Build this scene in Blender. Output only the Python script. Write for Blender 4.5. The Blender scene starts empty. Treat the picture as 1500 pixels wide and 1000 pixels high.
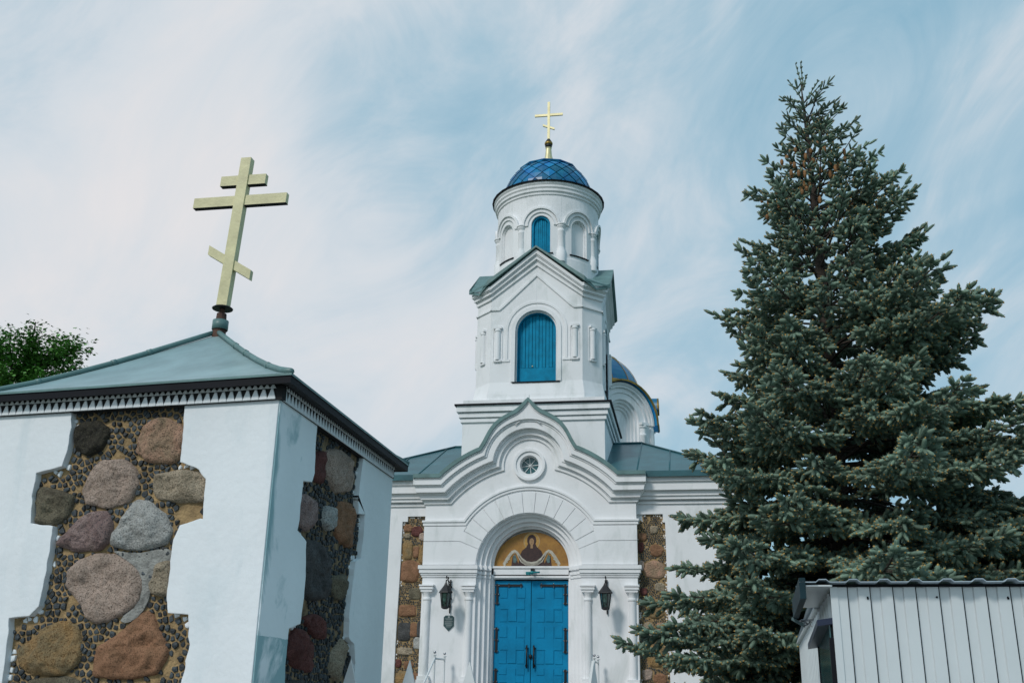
import bpy, bmesh, math, random
import numpy as np
from mathutils import Vector, Matrix, noise
PI = math.pi; R = math.radians
C = bpy.context.scene.collection
random.seed(7); rng = np.random.default_rng(7)

# ------------------------------------------------------------------ camera
F = 1458.0; YAW, PITCH, ROLL = R(10.16), R(19.06), R(1.10)
CAM = Vector((0, 0, 1.6))
_f = Vector((-math.sin(YAW) * math.cos(PITCH), math.cos(YAW) * math.cos(PITCH), math.sin(PITCH)))
_r0 = Vector((math.cos(YAW), math.sin(YAW), 0)); _u0 = _r0.cross(_f)
_r = _r0 * math.cos(ROLL) + _u0 * math.sin(ROLL); _u = -_r0 * math.sin(ROLL) + _u0 * math.cos(ROLL)
cd = bpy.data.cameras.new('camera'); cam = bpy.data.objects.new('camera', cd); C.objects.link(cam)
cam.matrix_world = Matrix(((_r.x, _u.x, -_f.x, CAM.x), (_r.y, _u.y, -_f.y, CAM.y), (_r.z, _u.z, -_f.z, CAM.z), (0, 0, 0, 1)))
cd.sensor_width = 36.0; cd.lens = 36.0 * F / 1500.0; cd.clip_start = 0.05; cd.clip_end = 5000
bpy.context.scene.camera = cam

# ------------------------------------------------------------------ sky, sun, exposure
SUN_EL, SUN_AZ = R(40), R(-154)      # azimuth measured clockwise from +Y
sc = bpy.context.scene
sc.view_settings.view_transform = 'Standard'; sc.view_settings.look = 'None'
sc.view_settings.exposure = 0.10; sc.view_settings.gamma = 1.0
w = bpy.data.worlds.new('World'); sc.world = w; w.use_nodes = True
nt = w.node_tree; nt.nodes.clear()
def N(tree, typ, **kw):
    n = tree.nodes.new(typ)
    for k, v in kw.items(): setattr(n, k, v)
    return n
sky = N(nt, 'ShaderNodeTexSky', sky_type='NISHITA', sun_disc=False, sun_elevation=SUN_EL, sun_rotation=SUN_AZ % (2 * PI), air_density=1.2, dust_density=1.5, ozone_density=2.0)
skyg = N(nt, 'ShaderNodeMix', data_type='RGBA', blend_type='MULTIPLY'); skyg.inputs[0].default_value = 1.0
skyg.inputs[7].default_value = (1.0, 1.0, 1.0, 1)
tc = N(nt, 'ShaderNodeTexCoord')
def cloud_noise(rot, scale, nscale, detail, rough, dist, lac=2.0):
    mp = N(nt, 'ShaderNodeMapping'); mp.inputs['Rotation'].default_value = rot; mp.inputs['Scale'].default_value = scale
    no = N(nt, 'ShaderNodeTexNoise'); no.inputs['Scale'].default_value = nscale; no.inputs['Detail'].default_value = detail
    no.inputs['Roughness'].default_value = rough; no.inputs['Distortion'].default_value = dist
    nt.links.new(tc.outputs['Generated'], mp.inputs[0]); nt.links.new(mp.outputs[0], no.inputs['Vector'])
    return no.outputs['Fac']
def ramp(tree, sock, stops):
    r_ = N(tree, 'ShaderNodeValToRGB'); cr = r_.color_ramp
    while len(cr.elements) < len(stops): cr.elements.new(0.5)
    for e, (p, c) in zip(cr.elements, stops):
        e.position = p; e.color = c if len(c) == 4 else (*c, 1)
    tree.links.new(sock, r_.inputs[0]); return r_.outputs[0]
def mth(tree, op, a, b=None, c=None):
    m = N(tree, 'ShaderNodeMath', operation=op)
    for i, v in enumerate((a, b, c)):
        if v is None: continue
        if isinstance(v, (int, float)): m.inputs[i].default_value = v
        else: tree.links.new(v, m.inputs[i])
    return m.outputs[0]
# cirrus streaks drawn out along one compass direction of the real sky
AX = Vector((0.72, 0.02, 0.69)).normalized(); AN = Vector((0.08, 0.99, -0.11)); AN = (AN - AX * AN.dot(AX)).normalized(); AP_ = AX.cross(AN)
def dotn(vec, k):
    d = N(nt, 'ShaderNodeVectorMath', operation='DOT_PRODUCT'); nt.links.new(tc.outputs['Generated'], d.inputs[0]); d.inputs[1].default_value = vec
    return mth(nt, 'MULTIPLY', d.outputs['Value'], k)
def streaks(a, b, c, off, detail, rough, dist):
    cb = N(nt, 'ShaderNodeCombineXYZ')
    for i_, q_ in enumerate((dotn(AX, a), dotn(AP_, b), dotn(AN, c))): nt.links.new(mth(nt, 'ADD', q_, off[i_]), cb.inputs[i_])
    no = N(nt, 'ShaderNodeTexNoise'); no.inputs['Scale'].default_value = 1.0; no.inputs['Detail'].default_value = detail
    no.inputs['Roughness'].default_value = rough; no.inputs['Distortion'].default_value = dist
    nt.links.new(cb.outputs[0], no.inputs['Vector']); return no.outputs['Fac']
n1 = streaks(1.2, 2.7, 1.5, (3.1, 1.7, 0.4), 5, 0.5, 0.9)
n2 = streaks(3.2, 6.5, 4, (7.2, 5.1, 2.0), 10, 0.62, 1.3)
sepd = N(nt, 'ShaderNodeSeparateXYZ'); nt.links.new(tc.outputs['Generated'], sepd.inputs[0])
base = mth(nt, 'ADD', mth(nt, 'MULTIPLY', n1, 0.80), mth(nt, 'MULTIPLY', mth(nt, 'ADD', n2, -0.09), 0.42))
def cover(px, py, lo, k):     # thicker or thinner cloud round one direction of the sky
    v_ = (_f + _r * ((px - 750) / F) - _u * ((py - 500) / F)).normalized()
    return mth(nt, 'MULTIPLY', mth(nt, 'MAXIMUM', mth(nt, 'SUBTRACT', dotn(v_, 1.0), lo), 0.0), k)
base = mth(nt, 'ADD', base, cover(60, 330, 0.90, 1.15))
base = mth(nt, 'ADD', base, cover(420, 60, 0.97, 2.0))
base = mth(nt, 'ADD', base, cover(620, 170, 0.988, -9.0))
base = mth(nt, 'ADD', base, cover(60, -20, 0.985, -7.0))
base = mth(nt, 'ADD', base, mth(nt, 'MULTIPLY_ADD', sepd.outputs[0], -0.10, -0.035))
base = mth(nt, 'ADD', base, mth(nt, 'MULTIPLY', sepd.outputs[2], -0.06))
cmask = ramp(nt, base, [(0.38, (0.80,) * 3), (0.55, (0.90,) * 3), (0.70, (1,) * 3), (0.85, (1,) * 3)])
ccol = ramp(nt, base, [(0.40, (3.2, 5.8, 7.4)), (0.54, (4.7, 6.65, 7.9)), (0.66, (6.9, 7.7, 8.4)), (0.84, (8.5, 8.4, 8.6))])
mx = N(nt, 'ShaderNodeMix', data_type='RGBA'); nt.links.new(cmask, mx.inputs[0])
nt.links.new(sky.outputs[0], skyg.inputs[6]); nt.links.new(skyg.outputs[2], mx.inputs[6]); nt.links.new(ccol, mx.inputs[7])
bg = N(nt, 'ShaderNodeBackground'); bg.inputs['Strength'].default_value = 0.084
wo = N(nt, 'ShaderNodeOutputWorld'); nt.links.new(mx.outputs[2], bg.inputs[0]); nt.links.new(bg.outputs[0], wo.inputs[0])
sd = bpy.data.lights.new('sun', 'SUN'); sun = bpy.data.objects.new('sun', sd); C.objects.link(sun)
sd.energy = 1.6; sd.angle = R(10); sd.color = (1.0, 0.965, 0.92)
_sdir = Vector((math.sin(SUN_AZ) * math.cos(SUN_EL), math.cos(SUN_AZ) * math.cos(SUN_EL), math.sin(SUN_EL)))
sun.rotation_euler = _sdir.to_track_quat('Z', 'Y').to_euler()

# ------------------------------------------------------------------ materials
def newmat(name):
    m = bpy.data.materials.new(name); m.use_nodes = True
    return m, m.node_tree, m.node_tree.nodes['Principled BSDF']
def mat(name, col, rough=0.6, metal=0.0, var=0.12, nscale=3.0, bump=0.0, bscale=40.0, island=0.0, col2=None, spec=0.5, bevel=0.0, detail=5):
    m, t, b = newmat(name)
    g = N(t, 'ShaderNodeTexCoord')
    no = N(t, 'ShaderNodeTexNoise'); no.inputs['Scale'].default_value = nscale; no.inputs['Detail'].default_value = detail; no.inputs['Roughness'].default_value = 0.6
    t.links.new(g.outputs['Object'], no.inputs['Vector'])
    c2 = col2 or tuple(c * (1 - 2 * var) for c in col)
    c1 = col if col2 else tuple(min(1, c * (1 + var)) for c in col)
    out = ramp(t, no.outputs['Fac'], [(0.3, c2), (0.7, c1)])
    if island:
        ge = N(t, 'ShaderNodeNewGeometry')
        hv = N(t, 'ShaderNodeHueSaturation'); t.links.new(out, hv.inputs['Color'])
        t.links.new(mth(t, 'MULTIPLY_ADD', ge.outputs['Random Per Island'], island * 2, 1 - island), hv.inputs['Value'])
        out = hv.outputs[0]
    t.links.new(out, b.inputs['Base Color'])
    b.inputs['Roughness'].default_value = rough; b.inputs['Metallic'].default_value = metal; b.inputs['Specular IOR Level'].default_value = spec
    nrm = None
    if bevel:
        bv = N(t, 'ShaderNodeBevel', samples=4); bv.inputs['Radius'].default_value = bevel; nrm = bv.outputs[0]
    if bump:
        n2_ = N(t, 'ShaderNodeTexNoise'); n2_.inputs['Scale'].default_value = bscale; n2_.inputs['Detail'].default_value = 4
        t.links.new(g.outputs['Object'], n2_.inputs['Vector'])
        bp = N(t, 'ShaderNodeBump'); bp.inputs['Strength'].default_value = bump; bp.inputs['Distance'].default_value = 0.02
        t.links.new(n2_.outputs['Fac'], bp.inputs['Height'])
        if nrm: t.links.new(nrm, bp.inputs['Normal'])
        nrm = bp.outputs[0]
    if nrm: t.links.new(nrm, b.inputs['Normal'])
    return m
def stain_mat(name, col, stain, nscale, lo, hi, rough=0.85, stretch=(1, 1, 0.35), bevel=0.006, bump=0.35, worn=False):
    m, t, b = newmat(name)
    g = N(t, 'ShaderNodeTexCoord'); mp = N(t, 'ShaderNodeMapping'); mp.inputs['Scale'].default_value = stretch
    t.links.new(g.outputs['Object'], mp.inputs[0])
    no = N(t, 'ShaderNodeTexNoise'); no.inputs['Scale'].default_value = nscale; no.inputs['Detail'].default_value = 7; no.inputs['Roughness'].default_value = 0.62; no.inputs['Distortion'].default_value = 0.6
    t.links.new(mp.outputs[0], no.inputs['Vector'])
    nf = no.outputs['Fac']
    if worn:      # missing top coat: a brushed patch at the foot of the corner and rubbed edges
        sp = N(t, 'ShaderNodeSeparateXYZ'); t.links.new(g.outputs['Object'], sp.inputs[0])
        edge = mth(t, 'MULTIPLY', mth(t, 'MAXIMUM', mth(t, 'SUBTRACT', -1.70, sp.outputs[1]), 0.0), 1.0)
        foot = mth(t, 'MULTIPLY', mth(t, 'LESS_THAN', mth(t, 'ADD', sp.outputs[2], mth(t, 'MULTIPLY', nf, .12)), 2.02), mth(t, 'MULTIPLY', mth(t, 'LESS_THAN', sp.outputs[1], -1.0), 0.16))
        nf = mth(t, 'ADD', nf, mth(t, 'ADD', edge, foot))
    fac = ramp(t, nf, [(lo, (0, 0, 0)), (hi, (1, 1, 1))])
    n3 = N(t, 'ShaderNodeTexNoise'); n3.inputs['Scale'].default_value = 1.3; n3.inputs['Detail'].default_value = 6
    t.links.new(g.outputs['Object'], n3.inputs['Vector'])
    basec = ramp(t, n3.outputs['Fac'], [(0.32, tuple(c * 0.93 for c in col)), (0.62, col)])
    mx_ = N(t, 'ShaderNodeMix', data_type='RGBA'); t.links.new(fac, mx_.inputs[0]); t.links.new(basec, mx_.inputs[6]); mx_.inputs[7].default_value = (*stain, 1)
    t.links.new(mx_.outputs[2], b.inputs['Base Color']); b.inputs['Roughness'].default_value = rough; b.inputs['Specular IOR Level'].default_value = 0.3
    bv = N(t, 'ShaderNodeBevel', samples=4); bv.inputs['Radius'].default_value = bevel
    n2_ = N(t, 'ShaderNodeTexNoise'); n2_.inputs['Scale'].default_value = 14; n2_.inputs['Detail'].default_value = 6
    t.links.new(g.outputs['Object'], n2_.inputs['Vector'])
    bp = N(t, 'ShaderNodeBump'); bp.inputs['Strength'].default_value = bump; bp.inputs['Distance'].default_value = 0.012
    t.links.new(n2_.outputs['Fac'], bp.inputs['Height']); t.links.new(bv.outputs[0], bp.inputs['Normal']); t.links.new(bp.outputs[0], b.inputs['Normal'])
    return m
def rock_mat(name, a, b_, speck, sscale=78, strength=1.0):
    m, t, b = newmat(name)
    g = N(t, 'ShaderNodeTexCoord')
    n_ = N(t, 'ShaderNodeTexNoise'); n_.inputs['Scale'].default_value = 4.5; n_.inputs['Detail'].default_value = 8; n_.inputs['Roughness'].default_value = 0.62; n_.inputs['Distortion'].default_value = 0.7
    t.links.new(g.outputs['Object'], n_.inputs['Vector'])
    c = ramp(t, n_.outputs['Fac'], [(0.32, a), (0.62, b_)])
    v = N(t, 'ShaderNodeTexNoise'); v.inputs['Scale'].default_value = sscale; v.inputs['Detail'].default_value = 3; v.inputs['Roughness'].default_value = 0.7
    t.links.new(g.outputs['Object'], v.inputs['Vector'])
    f_ = ramp(t, v.outputs['Fac'], [(0.38, (1, 1, 1)), (0.49, (0, 0, 0))])
    mx_ = N(t, 'ShaderNodeMix', data_type='RGBA'); t.links.new(mth(t, 'MULTIPLY', f_, 0.8), mx_.inputs[0]); t.links.new(c, mx_.inputs[6]); mx_.inputs[7].default_value = (*speck, 1)
    t.links.new(mx_.outputs[2], b.inputs['Base Color']); b.inputs['Roughness'].default_value = 0.85; b.inputs['Specular IOR Level'].default_value = 0.25
    n2_ = N(t, 'ShaderNodeTexNoise'); n2_.inputs['Scale'].default_value = 32; n2_.inputs['Detail'].default_value = 8; n2_.inputs['Roughness'].default_value = 0.7
    t.links.new(g.outputs['Object'], n2_.inputs['Vector'])
    bp = N(t, 'ShaderNodeBump'); bp.inputs['Strength'].default_value = strength; bp.inputs['Distance'].default_value = 0.05
    t.links.new(n2_.outputs['Fac'], bp.inputs['Height']); t.links.new(bp.outputs[0], b.inputs['Normal'])
    return m
M = {}
M['plaster'] = stain_mat('church_plaster', (0.84, 0.84, 0.85), (0.58, 0.61, 0.60), 2.2, 0.52, 0.80, bevel=0.012, bump=0.18)
M['gate_plaster'] = stain_mat('gatehouse_plaster', (0.80, 0.83, 0.85), (0.64, 0.71, 0.74), 1.6, 0.50, 0.72, bevel=0.015, bump=0.5)
M['gate_plaster_worn'] = stain_mat('worn_gatehouse_plaster', (0.82, 0.88, 0.90), (0.30, 0.47, 0.50), 1.5, 0.58, 0.68, bevel=0.012, bump=0.6, stretch=(1, 1, 0.5), worn=True)
M['green_metal'] = mat('green_painted_metal', (0.03, 0.115, 0.135), 0.38, 0.0, var=0.15, nscale=2.5, bump=0.12, bscale=6, spec=0.5)
M['gate_roof'] = mat('gatehouse_roof_metal', (0.25, 0.36, 0.375), 0.42, 0.0, var=0.13, nscale=2.2, bump=0.08, bscale=4, spec=0.6)
M['trim'] = mat('grey_green_roof_edge', (0.12, 0.22, 0.215), 0.45, 0.0, var=0.15, nscale=4)
M['dark'] = mat('dark_edge_metal', (0.003, 0.004, 0.008), 0.6, 0.0, var=0.2, spec=0.2)
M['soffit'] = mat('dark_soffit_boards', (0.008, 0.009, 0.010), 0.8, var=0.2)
M['blue_door'] = mat('blue_door_paint', (0.0, 0.215, 0.42), 0.7, var=0.09, spec=.2, nscale=3, bump=0.05, bevel=0.004)
M['blue_shutter'] = mat('blue_shutter_paint', (0.0, 0.24, 0.42), 0.7, var=0.14, spec=.2, nscale=5, bump=0.1)
M['blue_roof'] = mat('blue_glossy_tiles', (0.0, 0.11, 0.34), 0.38, 0.0, var=0.25, nscale=3, island=0.45, col2=(0.0, 0.20, 0.33), bump=0.05)
M['iron'] = mat('black_iron', (0.012, 0.012, 0.014), 0.45, 0.3, var=0.2)
M['steel'] = mat('polished_steel', (0.4, 0.4, 0.42), 0.2, 1.0, var=0.05)
M['white_steel'] = mat('white_painted_steel', (0.72, 0.74, 0.74), 0.45, var=0.05)
M['gold'] = mat('pale_gilded_metal', (0.66, 0.59, 0.34), 0.4, 0.4, var=0.1)
M['gold_dark'] = mat('aged_gold', (0.30, 0.19, 0.035), 0.4, 0.5, var=0.3)
M['yellow'] = mat('pale_yellow_paint', (0.66, 0.60, 0.34), 0.5, 0.0, var=0.10, nscale=6, bump=.15)
M['mortar'] = mat('ochre_mortar', (0.36, 0.245, 0.12), 0.95, var=0.25, nscale=9, bump=1.0, bscale=45)
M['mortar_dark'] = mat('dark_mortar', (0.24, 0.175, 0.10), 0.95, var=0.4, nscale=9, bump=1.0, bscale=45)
M['grey_mortar'] = mat('grey_cement', (0.30, 0.30, 0.28), 0.95, var=0.25, nscale=14, bump=1.0, bscale=60)
M['pebble'] = mat('dark_pebbles', (0.030, 0.040, 0.047), 0.6, var=0.3, nscale=20, island=0.7, bump=0.4, bscale=60)
R_ = {
 'black': rock_mat('black_boulder', (0.012, 0.012, 0.012), (0.05, 0.045, 0.035), (0.1, 0.09, 0.06)),
 'orange': rock_mat('orange_tan_boulder', (0.34, 0.26, 0.17), (0.60, 0.36, 0.25), (0.05, 0.045, 0.03)),
 'pink': rock_mat('pinkish_granite', (0.40, 0.31, 0.25), (0.60, 0.46, 0.38), (0.09, 0.065, 0.05)),
 'tan': rock_mat('tan_boulder', (0.34, 0.28, 0.20), (0.55, 0.45, 0.33), (0.07, 0.06, 0.04)),
 'grey': rock_mat('light_grey_granite', (0.38, 0.38, 0.36), (0.60, 0.60, 0.57), (0.08, 0.085, 0.09)),
 'purple': rock_mat('purple_granite', (0.24, 0.16, 0.15), (0.46, 0.34, 0.31), (0.05, 0.05, 0.06)),
 'brown': rock_mat('rust_brown_boulder', (0.20, 0.11, 0.06), (0.34, 0.18, 0.105), (0.06, 0.03, 0.015), 90, 0.5),
 'ochre': rock_mat('ochre_boulder', (0.27, 0.22, 0.13), (0.46, 0.28, 0.12), (0.12, 0.06, 0.02)),
 'greybrown': rock_mat('grey_brown_boulder', (0.12, 0.10, 0.07), (0.26, 0.23, 0.16), (0.05, 0.05, 0.04)),
 'red': rock_mat('dark_red_boulder', (0.10, 0.035, 0.03), (0.20, 0.08, 0.07), (0.05, 0.02, 0.02)),
 'slate': rock_mat('dark_slate_boulder', (0.065, 0.065, 0.065), (0.13, 0.13, 0.13), (0.03, 0.03, 0.03)),
}
M['shed'] = mat('pale_corrugated_steel', (0.66, 0.70, 0.71), 0.35, 0.25, var=0.04, nscale=1.5, spec=0.6)
M['shed_side'] = M['shed']
M['glass'] = mat('dark_teal_glass', (0.015, 0.10, 0.11), 0.12, 0.0, var=0.3, nscale=1.0, spec=0.8)
M['lamp_glass'] = mat('green_tinted_lamp_glass', (0.05, 0.10, 0.085), 0.15, 0.0, var=0.5, nscale=14, spec=0.8)
M['bark'] = mat('spruce_bark', (0.06, 0.045, 0.035), 0.9, var=0.3, nscale=12, bump=0.8)
M['needle'] = mat('blue_green_needles', (0.155, 0.225, 0.165), 0.6, 0.0, var=0.2, nscale=1.2, island=0.38, spec=0.35)
M['bud'] = mat('ochre_bud_tips', (0.42, 0.26, 0.07), 0.7, var=0.2, island=0.3)
M['cone'] = mat('orange_brown_cone', (0.26, 0.12, 0.035), 0.7, var=0.3, nscale=30, bump=0.6)
M['leaf'] = mat('maple_leaf_green', (0.10, 0.27, 0.045), 0.55, 0.0, var=0.2, nscale=1.5, island=0.45)
M['grass'] = mat('grass_ground', (0.05, 0.09, 0.03), 0.95, var=0.35, nscale=2, bump=0.6)
M['paving'] = mat('pale_bounce_paving', (0.36, 0.35, 0.34), 0.9, var=0.15, nscale=3, bump=0.4)
M['concrete'] = mat('concrete_step', (0.32, 0.31, 0.30), 0.9, var=0.15, nscale=6, bump=0.3)
M['sign'] = mat('dark_green_enamel', (0.03, 0.07, 0.075), 0.4, var=0.2)
M['sign_line'] = mat('grey_lettering', (0.32, 0.36, 0.36), 0.5)
M['teal_lamp'] = mat('teal_enamel', (0.01, 0.20, 0.22), 0.4)
M['icon_bg'] = mat('ochre_mosaic_ground', (0.40, 0.20, 0.03), 0.5, var=0.0, nscale=7, col2=(0.24, 0.11, 0.018), bump=0.3, bscale=90)
M['icon_robe'] = mat('maroon_brown_tesserae', (0.055, 0.022, 0.018), 0.6, var=0.0, nscale=16, col2=(0.02, 0.008, 0.01), bump=0.4, bscale=90)
M['icon_skin'] = mat('painted_face_tone', (0.36, 0.22, 0.11), 0.6, var=0.1, nscale=20)
M['icon_cloth'] = mat('painted_white_cloth', (0.55, 0.52, 0.44), 0.6, var=0.0, nscale=16, col2=(0.33, 0.31, 0.26))
M['icon_halo'] = mat('gold_halo_tesserae', (0.50, 0.28, 0.06), 0.45, var=0.15, nscale=20)
M['icon_line'] = mat('pale_halo_ring', (0.42, 0.30, 0.15), 0.5)
M['icon_teal'] = mat('teal_sleeve_tesserae', (0.10, 0.17, 0.17), 0.6, var=0.3, nscale=20)

# ------------------------------------------------------------------ mesh helpers
class MB:
    def __init__(s): s.v = []; s.f = []; s.m = []; s.mi = 0
    def add(s, vs, fs):
        o = len(s.v); s.v += [tuple(p) for p in vs]; s.f += [tuple(i + o for i in f) for f in fs]; s.m += [s.mi] * len(fs)
    def box(s, x0, x1, y0, y1, z0, z1, fn=None):
        vs = [(x, y, z) for z in (z0, z1) for y in (y0, y1) for x in (x0, x1)]
        if fn: vs = [fn(*p) for p in vs]
        s.add(vs, [(0, 2, 3, 1), (4, 5, 7, 6), (0, 1, 5, 4), (2, 6, 7, 3), (0, 4, 6, 2), (1, 3, 7, 5)])
    def prism(s, mp, pts, d0, d1, caps=3):
        """polygon pts (u,v), back depth d0 and front depth d1 through map mp(u,v,d)"""
        n = len(pts); a = [mp(u, v, d1) for u, v in pts]; b = [mp(u, v, d0) for u, v in pts]
        fs = []
        if caps & 1: fs.append(tuple(range(n)))
        if caps & 2: fs.append(tuple(range(2 * n - 1, n - 1, -1)))
        fs += [(i, i + n, (i + 1) % n + n, (i + 1) % n) for i in range(n)]
        s.add(a + b, fs)
    def ribbon(s, mp, A, B, d0, d1, closed=False, sub=1):
        n = len(A); rows = []
        for k in range(sub + 1):
            t = k / sub; rows.append([mp(A[i][0] * (1 - t) + B[i][0] * t, A[i][1] * (1 - t) + B[i][1] * t, d1) for i in range(n)])
        back = [[mp(*A[i], d0) for i in range(n)], [mp(*B[i], d0) for i in range(n)]]
        vs = [p for r in rows for p in r] + back[0] + back[1]; fs = []
        m = n if closed else n - 1
        for k in range(sub):
            for i in range(m):
                j = (i + 1) % n; fs.append((k * n + i, k * n + j, (k + 1) * n + j, (k + 1) * n + i))
        ba = (sub + 1) * n; bb = ba + n
        for i in range(m):
            j = (i + 1) % n
            fs.append((i, ba + i, ba + j, j)); fs.append((sub * n + i, sub * n + j, bb + j, bb + i))
        if not closed:
            fs.append(tuple([k * n for k in range(sub + 1)] + [bb, ba])); fs.append(tuple([ba + n - 1, bb + n - 1] + [k * n + n - 1 for k in range(sub, -1, -1)]))
        s.add(vs, fs)
    def tube(s, pts, rads, seg=8, caps=True):
        pts = [Vector(p) for p in pts]
        if isinstance(rads, (int, float)): rads = [rads] * len(pts)
        vs = []; prev = None
        for i, p in enumerate(pts):
            t = (pts[min(i + 1, len(pts) - 1)] - pts[max(i - 1, 0)]).normalized()
            if prev is None: a = t.orthogonal().normalized()
            else:
                a = prev - t * prev.dot(t); a = a.normalized() if a.length > 1e-5 else t.orthogonal().normalized()
            prev = a; b = t.cross(a)
            vs += [p + (a * math.cos(2 * PI * k / seg) + b * math.sin(2 * PI * k / seg)) * rads[i] for k in range(seg)]
        n = len(pts)
        fs = [(i * seg + k, i * seg + (k + 1) % seg, (i + 1) * seg + (k + 1) % seg, (i + 1) * seg + k) for i in range(n - 1) for k in range(seg)]
        if caps: fs += [tuple(range(seg - 1, -1, -1)), tuple(range((n - 1) * seg, n * seg))]
        s.add(vs, fs)
    def lathe(s, prof, center, seg=32, a0=0.0, a1=2 * PI, caps=True):
        cx, cy, cz = center; full = abs(a1 - a0 - 2 * PI) < 1e-6; n = seg if full else seg + 1
        vs = [(cx + r * math.cos(a0 + (a1 - a0) * k / seg), cy + r * math.sin(a0 + (a1 - a0) * k / seg), cz + z) for r, z in prof for k in range(n)]
        fs = [(i * n + k, i * n + (k + 1) % n, (i + 1) * n + (k + 1) % n, (i + 1) * n + k) for i in range(len(prof) - 1) for k in range(seg)]
        if caps and full: fs += [tuple(range(n - 1, -1, -1)), tuple(range((len(prof) - 1) * n, len(prof) * n))]
        s.add(vs, fs)
    def sphere(s, c, r, seg=14, rings=9, sz=1.0):
        s.lathe([(max(1e-4, r * math.sin(PI * i / rings)), -r * sz * math.cos(PI * i / rings)) for i in range(rings + 1)], c, seg)
    def build(s, name, m, parent=None, smooth=False, loc=None):
        off = Vector(loc) if loc is not None else (root_loc(parent) if parent else Vector((0, 0, 0)))
        me = bpy.data.meshes.new(name)
        me.from_pydata([(p[0] - off.x, p[1] - off.y, p[2] - off.z) for p in s.v], [], s.f); me.update()
        bm = bmesh.new(); bm.from_mesh(me); bmesh.ops.recalc_face_normals(bm, faces=bm.faces); bm.to_mesh(me); bm.free()
        ms = m if isinstance(m, (list, tuple)) else [m]
        for q in ms: me.materials.append(q)
        if len(ms) > 1:
            for p, i in zip(me.polygons, s.m): p.material_index = i
        if smooth: me.shade_smooth()
        o = bpy.data.objects.new(name, me); C.objects.link(o)
        if parent: o.parent = parent
        elif loc is not None: o.location = loc
        return o
def root_loc(o):
    v = Vector((0, 0, 0))
    while o: v += Vector(o.location); o = o.parent
    return v
def tag(o, label=None, cat=None, group=None, kind=None):
    for k, v in (('label', label), ('category', cat), ('group', group), ('kind', kind)):
        if v: o[k] = v
    return o
def thing(name, loc, label, cat, group=None):
    o = bpy.data.objects.new(name, None); C.objects.link(o); o.location = loc; o.empty_display_size = 0.3
    return tag(o, label, cat, group)
def autosmooth(o, ang=35):
    me = o.data; me.shade_smooth(); me.set_sharp_from_angle(angle=R(ang)); return o
def plane_map(ox, oy, ang):
    """u along the wall, d outward; ang=0 looks towards -Y"""
    ca, sa = math.cos(ang), math.sin(ang)
    return lambda u, v, d: (ox + u * ca + d * sa, oy + u * sa - d * ca, v)
def cyl_map(cx, cy, r):
    return lambda u, v, d: (cx + (r + d) * math.sin(u / r), cy - (r + d) * math.cos(u / r), v)
def arch(hw, z0, zs, n=16, rise=None):
    """open polyline: up the left jamb, round the arch, down the right jamb"""
    rise = hw if rise is None else rise
    return [(-hw, z0)] + [(-hw * math.cos(PI * k / n), zs + rise * math.sin(PI * k / n)) for k in range(n + 1)] + [(hw, z0)]
def arch_cell(mb, mp, hw, z0, zs, U, V0, V1, depth, sub=1, n=16, d=0.0):
    """wall cell |u|<U, V0<v<V1 with an arched opening, reveal going in by depth"""
    A = arch(hw, z0, zs, n); B = [(-U, z0)]
    for k in range(n + 1):
        a = PI * k / n; dx, dz = -math.cos(a), math.sin(a)
        t = min(U / abs(dx) if abs(dx) > 1e-6 else 1e9, (V1 - zs) / dz if dz > 1e-6 else 1e9); B.append((dx * t, zs + dz * t))
    B.append((U, z0))
    # corners
    mb.ribbon(mp, B, A, -depth, d, sub=sub)
    for sgn in (-1, 1):      # fill the two top corners cut by the ray fan
        i = [k for k, q in enumerate(B) if abs(abs(q[0]) - U) < 1e-4 and q[0] * sgn > 0]; j = [k for k, q in enumerate(B) if abs(q[1] - V1) < 1e-4 and q[0] * sgn >= -1e-6]
        a = max((B[k] for k in i), key=lambda q: q[1]); b = max((B[k] for k in j), key=lambda q: abs(q[0]))
        if abs(a[1] - V1) > 1e-3: mb.prism(mp, [a, (sgn * U, V1), b], -depth, d)
    if z0 > V0:
        k = 6
        mb.ribbon(mp, [(-U + 2 * U * i / k, z0) for i in range(k + 1)], [(-U + 2 * U * i / k, V0) for i in range(k + 1)], -depth, d)
def chaikin(pts, it=2):
    for _ in range(it):
        o = []
        for i, p in enumerate(pts):
            q = pts[(i + 1) % len(pts)]
            o += [(0.75 * p[0] + 0.25 * q[0], 0.75 * p[1] + 0.25 * q[1]), (0.25 * p[0] + 0.75 * q[0], 0.25 * p[1] + 0.75 * q[1])]
        pts = o
    return pts
def inside(p, poly):
    x, y = p; c = False; j = len(poly) - 1
    for i in range(len(poly)):
        xi, yi = poly[i]; xj, yj = poly[j]
        if (yi > y) != (yj > y) and x < (xj - xi) * (y - yi) / (yj - yi + 1e-12) + xi: c = not c
        j = i
    return c
def seg_dist(p, poly):
    b = 1e9
    for i in range(len(poly)):
        a = poly[i]; c = poly[(i + 1) % len(poly)]; dx, dy = c[0] - a[0], c[1] - a[1]
        t = max(0, min(1, ((p[0] - a[0]) * dx + (p[1] - a[1]) * dy) / (dx * dx + dy * dy + 1e-12)))
        b = min(b, math.hypot(p[0] - a[0] - t * dx, p[1] - a[1] - t * dy))
    return b
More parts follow.
